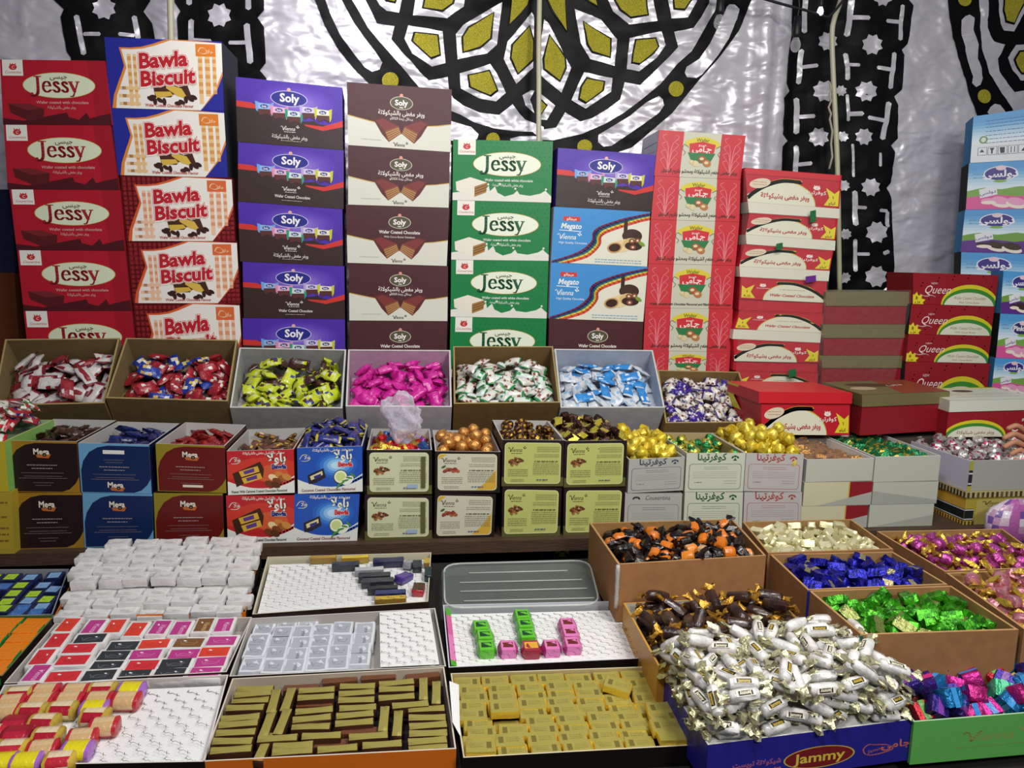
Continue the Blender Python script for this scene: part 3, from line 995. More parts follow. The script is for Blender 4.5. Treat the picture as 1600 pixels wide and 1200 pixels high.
for b in ((122, 27, 134, 86, 8), (134, 55, 157, 54, 6), (208, 25, 214, 58, 8), (186, 53, 208, 54, 6), (296, 29, 296, 64, 9), (300, 60, 327, 62, 6), (385, 38, 391, 97, 10), (357, 65, 385, 66, 6), (387, -40, 388, 13, 9), (293, -30, 293, 3, 9),
          (1265, -40, 1260, 48, 8), (1336, -40, 1325, 54, 9), (1332, 27, 1357, 28, 7), (1408, 10, 1404, 63, 6), (1385, 33, 1404, 35, 6), (1256, 77, 1251, 128, 8), (1258, 103, 1281, 100, 6), (1322, 84, 1326, 123, 7), (1327, 101, 1342, 102, 5), (1396, 84, 1389, 138, 7), (1370, 106, 1392, 110, 6),
          (1249, 153, 1248, 206, 9), (1253, 181, 1276, 180, 6), (1325, 148, 1326, 188, 5), (1327, 178, 1346, 178, 7), (1388, 161, 1377, 217, 8), (1356, 184, 1378, 189, 6), (1248, 228, 1248, 272, 8), (1253, 256, 1272, 254, 6), (1331, 226, 1333, 276, 4), (1373, 240, 1372, 260, 4),
          (1334, 300, 1334, 351, 8), (1338, 324, 1350, 325, 5), (1383, 332, 1383, 354, 6), (1371, 329, 1382, 330, 5), (1334, 375, 1334, 423, 6), (1338, 397, 1355, 397, 5), (1378, 396, 1385, 393, 6)):
    patch('white_bar', bar(*b), 2, M_SATIN)

# poles, cable, bulbs ----------------------------------------------
M_PIPE = material('painted_pipe', '#c8c3a6', rough=0.4)
for nm, lab, p, r in (('curtain_pole', 'thin white pole standing before the centre of the big medallion', [(844, -60), (842, 60), (842, 150), (841, 330)], 0.0095),
                      ('curtain_pole', 'pale pole behind the blue-cornered wafer carton, before the curtain', [(263, -60), (266, 0), (269, 160)], 0.0105),
                      ('curtain_pole', 'yellowish bent pole before the right star band of the curtain', [(1319, -60), (1315, -6), (1304, 28), (1300, 55), (1302, 120), (1306, 200), (1309, 280), (1312, 470)], 0.0095)):
    tag(tube(nm, [PY(x, y, YC - 0.085) for x, y in smooth(p, 4)], r, M_PIPE, sides=10), lab, 'pole')
M_ROPE = material('twine', '#b5ab95', rough=0.9, bump=0.6, bscale=200)
tag(tube('twine', [PY(x + (1.5 if k % 2 else -1.5), y, YC - 0.11) for k, (x, y) in enumerate([(1297, 128), (1297, 138), (1298, 148), (1297, 158), (1296, 168), (1297, 178), (1298, 186), (1299, 205), (1300, 225), (1299, 245), (1297, 264)])], 0.004, M_ROPE),
    'loose twisted twine hanging beside the bent pole', 'twine')
M_CABLE = material('black_rubber', '#141416', rough=0.5)
tag(tube('light_cable', [PY(x, y, YC - 0.14) for x, y in smooth([(1090, -50), (1126, -14), (1165, -10), (1200, 0), (1228, 8), (1262, 17), (1284, 24), (1300, 22), (1340, -30)], 4)], 0.005, M_CABLE), 'black light cable strung along the top of the curtain', 'cable')
M_BULB = film('clear_glass', 0.12, 0.05, (0.95, 0.95, 1), 0.0)
M_LED = bpy.data.materials.new('lit_bulb')
M_LED.use_nodes = True
M_LED.node_tree.nodes['Principled BSDF'].inputs['Emission Color'].default_value = (0.75, 0.78, 1, 1)
M_LED.node_tree.nodes['Principled BSDF'].inputs['Emission Strength'].default_value = 6


def lathe(prof, c, ax=Vector((0, 0, 1)), n=12):
    a = ax.orthogonal().normalized()
    b = ax.cross(a)
    V = [c + ax * h + (a * math.cos(2 * PI * k / n) + b * math.sin(2 * PI * k / n)) * r for r, h in prof for k in range(n)]
    F = [(i * n + k, i * n + (k + 1) % n, (i + 1) * n + (k + 1) % n, (i + 1) * n + k) for i in range(len(prof) - 1) for k in range(n)]
    return V, F


for px, py, lab, lit in ((1125, 8, 'unlit clear bulb hanging before the right rim of the medallion', False), (1245, 44, 'clear bulb hanging before the right star band', False), (1283, 2, 'small bluish lit bulb at the cable knot by the bent pole', True)):
    c = PY(px, py, YC - 0.14)
    k = 0.6 if lit else 1.0
    t = thing('light_bulb', lab, 'bulb', c - Vector((0, 0, 0.085 * k)))
    obj('bulb_socket', *lathe([(0.001, 0.045 * k), (0.012 * k, 0.04 * k), (0.014 * k, 0.0), (0.016 * k, -0.02 * k), (0.012 * k, -0.034 * k), (0.001, -0.034 * k)], c), M_CABLE, t, smooth=True)
    obj('bulb_glass', *lathe([(0.010 * k, -0.034 * k), (0.016 * k, -0.048 * k), (0.019 * k, -0.06 * k), (0.016 * k, -0.074 * k), (0.008 * k, -0.083 * k), (0.001, -0.085 * k)], c), M_LED if lit else M_BULB, t, smooth=True)
    obj('hanging_wire', *tube_geo([c + Vector((0, 0, 0.04 * k)), c + Vector((0.004, 0, 0.075)), c + Vector((-0.002, 0, 0.11))], 0.0022, 6), M_CABLE, t)

# upper shelf, middle shelf, display table -------------------------
us = thing('upper_shelf', 'dark plank shelf behind the middle boxes carrying the carton stacks', 'shelf', (0.3, 2.75, 0))
XS = PY(1146, 590, 2.55).x
boxxyz('shelf_plank', -1.75, XS, 2.51, 2.93, UPZ - 0.03, UPZ, M_WOOD, us)
boxxyz('lower_plank', XS + .001, 2.6, 2.44, 2.93, UPR - 0.03, UPR, M_WOOD, us)
for x in (-1.6, 0.3): boxxyz('shelf_leg', x - .025, x + .025, 2.55, 2.9, 0, UPZ - 0.031, M_WOOD, us)
boxxyz('shelf_leg', 2.375, 2.425, 2.55, 2.9, 0, UPR - 0.031, M_WOOD, us)
MS = 0.797
ms = thing('middle_shelf', 'brown plank shelf under the middle row of open boxes', 'shelf', (0.3, 2.1, 0))
boxxyz('shelf_plank', -1.75, 2.6, 1.872, 2.47, MS - 0.032, MS, M_WOOD, ms)
for x in (-1.5, 0.35, 2.3): boxxyz('shelf_leg', x - .025, x + .025, 2.40, 2.45, 0, MS - 0.033, M_WOOD, ms)
tb = thing('display_table', 'sloping dark table under the chocolate trays', 'table', (0.2, 1.4, 0))
hexa('table_top', [Vector((-1.6, 0.75, TB + TS * .75 - .040)), Vector((1.9, 0.75, TB + TS * .75 - .040)), Vector((1.9, 0.75, TB + TS * .75 - .070)), Vector((-1.6, 0.75, TB + TS * .75 - .070))],
     [Vector((-1.6, 1.84, TB + TS * 1.84 - .040)), Vector((1.9, 1.84, TB + TS * 1.84 - .040)), Vector((1.9, 1.84, TB + TS * 1.84 - .070)), Vector((-1.6, 1.84, TB + TS * 1.84 - .070))], M_DARK, tb)
for x in (-1.4, 0.2, 1.7):
    for y in (0.85, 1.7): boxxyz('table_leg', x - .03, x + .03, y - .03, y + .03, 0, TB + TS * y - .1, M_WOOD, tb)
# ------------------------------------------------------------------ back stacks
def mirror_none(n): return [None] * n


RED5 = [[(0, 93), (163, 95), (175, 194), (5, 194)], [(6, 195), (173, 196), (186, 296), (12, 295)], [(15, 296), (187, 297), (195, 390), (26, 389)], [(27, 391), (196, 392), (205, 485), (37, 485)], [(37, 486), (206, 486), (216, 585), (48, 585)]]
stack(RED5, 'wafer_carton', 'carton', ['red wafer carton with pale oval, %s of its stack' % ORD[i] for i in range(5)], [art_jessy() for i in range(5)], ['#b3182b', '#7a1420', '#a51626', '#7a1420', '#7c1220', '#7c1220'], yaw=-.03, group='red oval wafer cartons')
BW = [[(163, 58), (346, 65), (350, 172), (172, 168)], [(173, 169), (350, 174), (356, 276), (185, 274)], [(188, 274), (362, 278), (367, 376), (197, 375)], [(198, 377), (370, 377), (375, 474), (207, 473)], [(208, 474), (374, 474), (380, 575), (218, 575)]]
stack(BW, 'biscuit_carton', 'carton', ['%s biscuit carton with checked label, %s of its stack' % ('navy-cornered' if i < 2 else 'red-checked', ORD[i]) for i in range(5)], [art_bawla(i < 2) for i in range(5)],
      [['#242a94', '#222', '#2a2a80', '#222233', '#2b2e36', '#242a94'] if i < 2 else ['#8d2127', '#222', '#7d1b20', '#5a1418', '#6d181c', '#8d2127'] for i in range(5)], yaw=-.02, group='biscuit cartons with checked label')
SP = [[(368, 120), (535, 137), (536, 233), (371, 222)], [(372, 222), (537, 235), (537, 323), (372, 313)], [(372, 315), (535, 327), (536, 413), (375, 407)], [(379, 409), (538, 416), (539, 498), (381, 496)], [(379, 497), (539, 499), (540, 590), (381, 590)]]
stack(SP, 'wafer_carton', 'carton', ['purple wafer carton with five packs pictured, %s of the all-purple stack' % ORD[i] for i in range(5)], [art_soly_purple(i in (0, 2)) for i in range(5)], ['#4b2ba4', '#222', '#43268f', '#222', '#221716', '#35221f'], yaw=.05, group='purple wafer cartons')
SB = [[(542, 128), (706, 140), (704, 236), (544, 226)], [(544, 227), (703, 238), (701, 321), (544, 318)], [(541, 320), (702, 325), (698, 413), (543, 410)], [(545, 411), (700, 416), (699, 502), (546, 500)], [(546, 501), (699, 502), (697, 590), (547, 590)]]
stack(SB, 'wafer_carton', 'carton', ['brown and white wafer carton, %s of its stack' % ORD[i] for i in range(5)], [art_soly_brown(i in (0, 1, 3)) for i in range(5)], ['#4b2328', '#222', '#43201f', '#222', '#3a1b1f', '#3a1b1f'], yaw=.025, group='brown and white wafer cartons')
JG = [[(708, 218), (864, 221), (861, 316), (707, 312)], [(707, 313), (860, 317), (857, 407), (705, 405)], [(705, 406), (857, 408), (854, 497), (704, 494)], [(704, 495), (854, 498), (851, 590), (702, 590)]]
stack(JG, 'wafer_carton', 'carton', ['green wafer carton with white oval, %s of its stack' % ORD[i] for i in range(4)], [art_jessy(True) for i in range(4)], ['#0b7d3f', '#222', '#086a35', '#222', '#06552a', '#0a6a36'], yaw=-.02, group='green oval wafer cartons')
MG = [[(872, 231), (1025, 242), (1018, 330), (868, 322)], [(866, 323), (1016, 331), (1011, 416), (861, 409)], [(861, 410), (1012, 417), (1005, 502), (858, 497)], [(858, 498), (1005, 503), (1001, 595), (856, 592)]]
stack(MG, 'wafer_carton', 'carton', ['purple wafer carton on top of the stack with blue cartons', 'blue and cream rolled wafer carton right under the purple one', 'blue and cream rolled wafer carton, lower of the two', 'dark brown wafer carton under the blue cartons'],
      [art_soly_purple(True), art_megato(), art_megato(), art_soly_brown(False)],
      [['#4b2ba4', '#222', '#43268f', '#222', '#35221f', '#4b2ba4'], ['#e2e1ce', '#222', '#3f8fd0', '#ddd', '#e2e1ce', '#cfd8e2'], ['#e2e1ce', '#222', '#3f8fd0', '#ddd', '#e2e1ce', '#cfd8e2'], '#4b2328'], yaw=.05)
WF = [[(1030, 203), (1165, 212), (1157, 279), (1022, 274)], [(1023, 275), (1157, 281), (1155, 346), (1017, 342)], [(1017, 343), (1155, 347), (1149, 413), (1013, 411)], [(1013, 412), (1149, 415), (1144, 482), (1008, 480)], [(1008, 481), (1145, 483), (1141, 549), (1005, 547)], [(1006, 548), (1141, 550), (1137, 612), (1003, 610)]]
wf = stack(WF, 'wafer_carton', 'carton', ['salmon red wafer carton with nut shield, %s of its stack' % ORD[i] for i in range(6)], [art_wafer(i == 3) for i in range(6)], ['#c8323b', '#222', '#b32c34', '#8a2228', '#8f1f27', '#d5d5de'], yaw=-.03, group='salmon red wafer cartons')
lf = Art(60, 46, '#d9d9e2')
for y in (20, 36, 39, 42): lf.fine(6, 56, y, .8, '#7a7a92')
lf.line([(8, 12), (56, 12)], .7, '#6a6a8a')
lf.line([(8, 12), (8, 34)], .7, '#6a6a8a')
lf.text('سكر', 44, 30, 11, '#3a3a58', .02)
lf.nib([(12, 30), (16, 18), (20, 31), (28, 18)], .9, '#8a8aa8', .5)
lf.on('printed_side', [wf[0][1][0] + wf[0][2], wf[0][1][0], wf[0][1][3], wf[0][1][3] + wf[0][2]], wf[0][0])
# red lidded boxes in plastic, each with a red printed lid over a white base
CV = [(0, [(1164, 262), (1315, 274), (1311, 326), (1168, 315)], [(1170, 332), (1311, 342)], 12), (0, [(1171, 333), (1309, 342), (1305, 376), (1165, 366)], [(1166, 382), (1304, 392)], 3), (0, [(1163, 382), (1302, 392), (1296, 423), (1155, 416)], [(1156, 432), (1294, 440)], 3),
      (1, [(1158, 433), (1292, 440), (1290, 473), (1156, 467)], [(1155, 484), (1289, 489)], 3), (1, [(1156, 485), (1289, 490), (1283, 520), (1146, 514)], [(1144, 529), (1281, 536)], 3), (0, [(1146, 530), (1281, 536), (1279, 567), (1147, 564)], [(1146, 578), (1278, 582)], 3), (1, [(1150, 579), (1278, 583), (1276, 610), (1150, 606)], [(1150, 628), (1274, 632)], 3)]
Yv = 2.52
for i, (en, q, b, st) in enumerate(CV):
    lowwhite = i not in (3, 5)
    q = [PY(x, y, Yv) for x, y in q]
    if i + 1 < len(CV):
        nq = [PY(x, y, Yv) for x, y in CV[i + 1][1][:2]]
        b = [Vector((PY(*b[0], Yv).x, Yv, nq[0].z + .0012)), Vector((PY(*b[1], Yv).x, Yv, nq[1].z + .0012))]
    else: b = [Vector((PY(*b[0], Yv).x, Yv, UPR)), Vector((PY(*b[1], Yv).x, Yv, UPR))]
    D = Vector((0, .19, 0))
    t = thing('chocolate_box', 'red lidded box with cream dome, %s of the plastic-wrapped stack' % ORD[i], 'box', (b[0] + b[1]) / 2 + D / 2, 'red lidded boxes with cream dome')
    hexa('box_lid', q, [p + D for p in q], M_PRINT, t, ['#bb1d2d', '#222', '#b51c2a', '#222', '#8f1420', '#b81c2c'])
    art_couv(en, st).on('printed_front', q, t)
    o2 = Vector((0, .004 if not lowwhite else -.002, 0))
    low = [q[3] + o2 - Vector((0, 0, .0006)), q[2] + o2 - Vector((0, 0, .0006)), b[1] + o2, b[0] + o2]
    hexa('box_base', low, [p + D - o2 * 2 for p in low], M_PRINT, t, '#d8d8c6' if lowwhite else '#b81f2e')
# khaki lids over red boxes
KH = [((1291, 456), (1426, 456), (1422, 478), (1291, 478), (1421, 506), (1290, 506)), ((1286, 507), (1420, 507), (1418, 528), (1288, 528), (1417, 555), (1288, 555)), ((1283, 556), (1415, 556), (1413, 575), (1285, 575), (1412, 603), (1285, 603))]
kart = None
for i, r in enumerate(KH):
    Yk = 2.5
    w = [PY(x, y, Yk) for x, y in r]
    D = Vector((0, .2, 0))
    if i + 1 < len(KH):
        for k, m in ((4, 1), (5, 0)): w[k].z = PY(*KH[i + 1][m], Yk).z + .001
    else:
        w[4].z = w[5].z = UPR
    t = thing('gift_box', 'dark red gift box with khaki glitter lid, %s of its stack' % ORD[i], 'box', (w[4] + w[5]) / 2 + D / 2, 'khaki lidded gift boxes')
    hexa('box_lid', w[:4], [p + D for p in w[:4]], M_SFOIL, t, '#857c52')
    off = Vector((0, .004, 0))
    lo = [w[3] + off, w[2] + off, w[4] + off, w[5] + off]
    hexa('box_base', lo, [p + D - off * 2 for p in lo], M_PRINT, t, '#8c1824')
QU = [[(1427, 426), (1560, 430), (1554, 478), (1426, 474)], [(1424, 475), (1554, 479), (1548, 524), (1419, 521)], [(1420, 522), (1549, 525), (1543, 567), (1415, 564)], [(1415, 565), (1547, 568), (1541, 618), (1412, 614)]]
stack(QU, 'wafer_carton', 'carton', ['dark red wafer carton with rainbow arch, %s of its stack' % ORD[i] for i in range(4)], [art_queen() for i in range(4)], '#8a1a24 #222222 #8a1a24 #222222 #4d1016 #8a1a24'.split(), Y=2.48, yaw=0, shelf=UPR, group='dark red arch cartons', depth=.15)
DU = [[(1521, 182), (1655, 163), (1650, 247), (1516, 254)], [(1514, 255), (1650, 248), (1645, 325), (1509, 327)], [(1508, 328), (1645, 326), (1640, 397), (1501, 393)], [(1502, 394), (1640, 398), (1636, 470), (1500, 466)], [(1500, 467), (1636, 471), (1634, 540), (1499, 536)], [(1499, 537), (1634, 541), (1632, 640), (1498, 636)]]
stack(DU, 'biscuit_carton', 'carton', ['sky blue biscuit carton showing its data panel, on top of the tall right stack', 'sky blue and pink carton, second from the top of the tall right stack', 'sky blue and violet carton, third from the top of the tall right stack', 'sky blue biscuit carton, fourth from the top of the tall right stack', 'sky blue biscuit carton, fifth from the top of the tall right stack', 'sky blue biscuit carton, lowest of the tall right stack'],
      [art_snack(k) for k in ('back', 'pink', 'cocoa', 'pink', 'cocoa', 'pink')], '#4f9ad6 #222222 #4f9ad6 #222222 #4f9ad6 #6f9e8c'.split(), Y=2.62, yaw=-.48, shelf=UPR, group='sky blue biscuit cartons', depth=.14)
DV = [[(1568, 423), (1650, 428), (1644, 492), (1563, 489)], [(1563, 490), (1644, 493), (1637, 562), (1556, 558)], [(1555, 559), (1637, 563), (1630, 618), (1549, 612)], [(1549, 613), (1630, 619), (1627, 660), (1547, 656)]]
stack(DV, 'biscuit_carton', 'carton', ['small blue and violet carton, topmost of the low stack at the right edge', 'small sky blue carton with pink pies, second of the low stack at the right edge', 'small sky blue carton with pink band, third of the low stack at the right edge', 'small sky blue carton, lowest of the stack at the right edge'],
      [art_snack(k) for k in ('cocoa', 'pie', 'pink', 'pie')], '#4f9ad6 #222222 #4f9ad6 #222222 #4f9ad6 #3a2f86'.split(), Y=2.46, yaw=-.3, shelf=UPR, group='small sky blue biscuit cartons', depth=.1)
# far left edge
EL = [[(-60, 296), (19, 296), (24, 425), (-50, 425)], [(-50, 426), (22, 426), (30, 530), (-40, 530)], [(-40, 531), (30, 531), (33, 590), (-36, 590)]]
stack(EL, 'wafer_carton', 'carton', ['navy carton at the far left edge behind the red oval stack', 'rust brown carton under the navy one at the far left edge', 'rust brown carton, lowest at the far left edge'], [None] * 3, ['#1b2140', '#6a3218', '#6a3218'], Y=2.74, depth=.15)
# clear film round the two right stacks
M_FILM = film('clear_film', 0.025, 0.06, (1, 1, 1), 1.0, 45, 0.10)


def wrap_film(lab, x0, x1, y0, y1, Y, tilt):
    t = thing('plastic_film', lab, 'film', PY((x0 + x1) / 2, y1, Y))
    a, b, c, d = PY(x0, y0, Y), PY(x1, y0 + tilt, Y), PY(x1 - (x1 - x0) * .24, y1, Y), PY(x0 - 14, y1, Y)
    n = 18
    V, F = [], []
    for j in range(n + 1):
        for i in range(n + 1):
            u, v = i / n, j / n
            p = (a * (1 - u) + b * u) * (1 - v) + (d * (1 - u) + c * u) * v
            p = p + Vector((0, .003 * noise.noise(p * 23), 0))
            V.append(p)
    F = [(j * (n + 1) + i, j * (n + 1) + i + 1, (j + 1) * (n + 1) + i + 1, (j + 1) * (n + 1) + i) for j in range(n) for i in range(n)]
    obj('film_front', V, F, M_FILM, t, smooth=True)
    return t


ft = wrap_film('clear plastic film wrapped round the red lidded boxes', 1163, 1313, 263, 604, 2.505, 11)
wrap_film('clear plastic film wrapped round the khaki lidded boxes', 1290, 1428, 453, 606, 2.488, 0)

for x0_, y0_, x1_, y1_, c_ in ((1266, 330, 1275, 348, '#1f6a3a'), (1213, 381, 1223, 391, '#1f6a3a'), (1259, 432, 1275, 442, '#6a2a8a'), (1232, 578, 1244, 590, '#2a6a3f')):
    slab('tape_scrap', [PY(x0_, y0_, 2.498), PY(x1_, y0_ - 2, 2.498), PY(x1_, y1_ - 2, 2.498), PY(x0_, y1_, 2.498)], Vector((0, -.001, 0)), M_WRAP, ft, c_)
# ------------------------------------------------------------------ open cartons
def carton(name, label, cat, rim, down, wall=.004, out='#8a6d48', ins='#a08458', edge=None, art=None, group=None, floor=None, fill=.03, mat=None, domed=0.0, outs=None, kids=True):
    """rim: back-left, back-right, front-right, front-left; down: vector from rim to base"""
    rim = [Vector(p) for p in rim]
    mat = mat or M_CARD
    c = sum(rim, Vector()) / 4
    n = (rim[1] - rim[0]).cross(rim[3] - rim[0]).normalized()
    if n.dot(down) > 0: n = -n
    inn = []
    for i in range(4):
        a, b = (rim[i - 1] - rim[i]).normalized(), (rim[(i + 1) % 4] - rim[i]).normalized()
        inn.append(rim[i] + (a + b) * wall)
    t = thing(name, label, cat, c + down, group)
    outs = outs or [out] * 4
    edge = edge or out
    for i, nm in enumerate(('back_panel', 'side_panel', 'front_panel', 'side_panel')):
        j = (i + 1) % 4
        # front face of the slab = outside
        fr = [rim[j], rim[i], rim[i] + down, rim[j] + down]
        bk = [inn[j], inn[i], inn[i] + down, inn[j] + down]
        hexa(nm, fr, bk, mat, t, [outs[i], ins, edge, out, edge, edge])
    hexa('base_panel', [inn[3] + down, inn[2] + down, inn[2] + down * .97, inn[3] + down * .97], [inn[0] + down, inn[1] + down, inn[1] + down * .97, inn[0] + down * .97], mat, t, out)
    if art: art.on('printed_front', [rim[3], rim[2], rim[2] + down, rim[3] + down], t)
    d = down.normalized()
    ff, fb = fill if isinstance(fill, tuple) else (fill, fill)
    q = [p + d * (fb if i < 2 else ff) for i, p in enumerate(inn)]
    G = 8
    V = []
    for j in range(G + 1):
        for i in range(G + 1):
            u, v = i / G, j / G
            p = (q[3] * (1 - u) + q[2] * u) * (1 - v) + (q[0] * (1 - u) + q[1] * u) * v
            V.append(p - d * domed * (1 - (2 * u - 1) ** 2) * (1 - (2 * v - 1) ** 2))
    F = [(j * (G + 1) + i, j * (G + 1) + i + 1, (j + 1) * (G + 1) + i + 1, (j + 1) * (G + 1) + i) for j in range(G) for i in range(G)]
    obj('false_bottom', V, F, M_CARD, t, floor or ins, smooth=True)
    return t, inn, d


# ------------------------------------------------------------------ sweets
def loft(name, st, n, sq, colf, mat, seed=0, jit=0.0, flat=False):
    """st: stations (x, half width, half height, jag); sq: 2 round .. 6 square section"""
    r = random.Random(seed)
    V, F, C = [], [], []
    for i, s in enumerate(st):
        x, w, h = s[:3]
        jag = s[3] if len(s) > 3 else 0
        for k in range(n):
            t = 2 * PI * (k + .5) / n
            c, s_ = math.cos(t), math.sin(t)
            q = (abs(c) ** sq + abs(s_) ** sq) ** (-1 / sq)
            jx = (jag if k % 2 else -jag)
            V.append((x + jx + r.uniform(-jit, jit), c * q * w + r.uniform(-jit, jit), s_ * q * h + r.uniform(-jit, jit)))
    for i in range(len(st) - 1):
        for k in range(n):
            F.append((i * n + k, i * n + (k + 1) % n, (i + 1) * n + (k + 1) % n, (i + 1) * n + k))
            C.append(lin(colf(i, k)))
    F.append(tuple(range(n))[::-1])
    C.append(lin(colf(0, -1)))
    F.append(tuple(range((len(st) - 1) * n, len(st) * n)))
    C.append(lin(colf(len(st) - 2, -1)))
    me = newmesh(name, V, F, mat, C, smooth=not flat)
    if not flat and hasattr(me, 'set_sharp_from_angle'): me.set_sharp_from_angle(angle=math.radians(50))
    return me


def pillow(L, W, H, colf, mat, seed, n=10):
    a = L / 2
    return loft('wrapped_candy', [(-a, W * .5, H * .05, L * .018), (-a * .82, W * .48, H * .08, 0), (-a * .68, W * .5, H * .4, 0), (-a * .3, W * .5, H * .5, 0), (0, W * .49, H * .5, 0), (a * .3, W * .5, H * .5, 0), (a * .68, W * .5, H * .4, 0), (a * .82, W * .48, H * .08, 0), (a, W * .5, H * .05, L * .018)], n, 2.6, colf, mat, seed, W * .05)


def twistbody(L, R, colf, mat, seed, sq=3.2, n=8):
    a = L / 2
    return loft('wrapped_candy', [(-a, R * .45, R * .4), (-a * .86, R * .95, R * .85), (-a * .3, R, R * .95), (a * .3, R, R * .95), (a * .86, R * .95, R * .85), (a, R * .45, R * .4)], n, sq, colf, mat, seed, R * .07)


def twistend(L, R, T, col, mat, seed, sgn):
    a = L / 2
    me = loft('twist_end', [(sgn * (a - R * .15), R * .3, R * .28), (sgn * (a + T * .25), R * .3, R * .22), (sgn * (a + T * .6), R * .85, R * .3, T * .06), (sgn * (a + T), R * 1.25, R * .42, T * .12)], 10, 2, lambda i, k: col, mat, seed, R * .16)
    return me


def block(L, W, H, colf, mat, seed, bev=.08, n=12, jit=.03, sq=24):
    a = L / 2
    b = min(W, H) * bev
    return loft('foil_chocolate', [(-a, W / 2 - b * 1.5, H / 2 - b * 1.5), (-a + b, W / 2, H / 2), (-a * .33, W / 2, H / 2), (a * .33, W / 2, H / 2), (a - b, W / 2, H / 2), (a, W / 2 - b * 1.5, H / 2 - b * 1.5)], n, sq, colf, mat, seed, min(W, H) * jit)


def ball(r, colf, mat, seed, n=10, sq=2.0, flatten=1.0, jit=.06):
    st = [(-r * math.cos(t), max(.02 * r, r * math.sin(t)), max(.02 * r, r * math.sin(t)) * flatten) for t in np.linspace(.15, PI - .15, 8)]
    return loft('foil_ball', st, n, sq, colf, mat, seed, r * jit)


class Kind:
    def __init__(s, meshes, L, W, H, kids=None, weight=1.0, full=None):
        s.full = full or L
        s.meshes, s.L, s.W, s.H, s.kids, s.weight = meshes, L, W, H, kids or [[] for m in meshes], weight


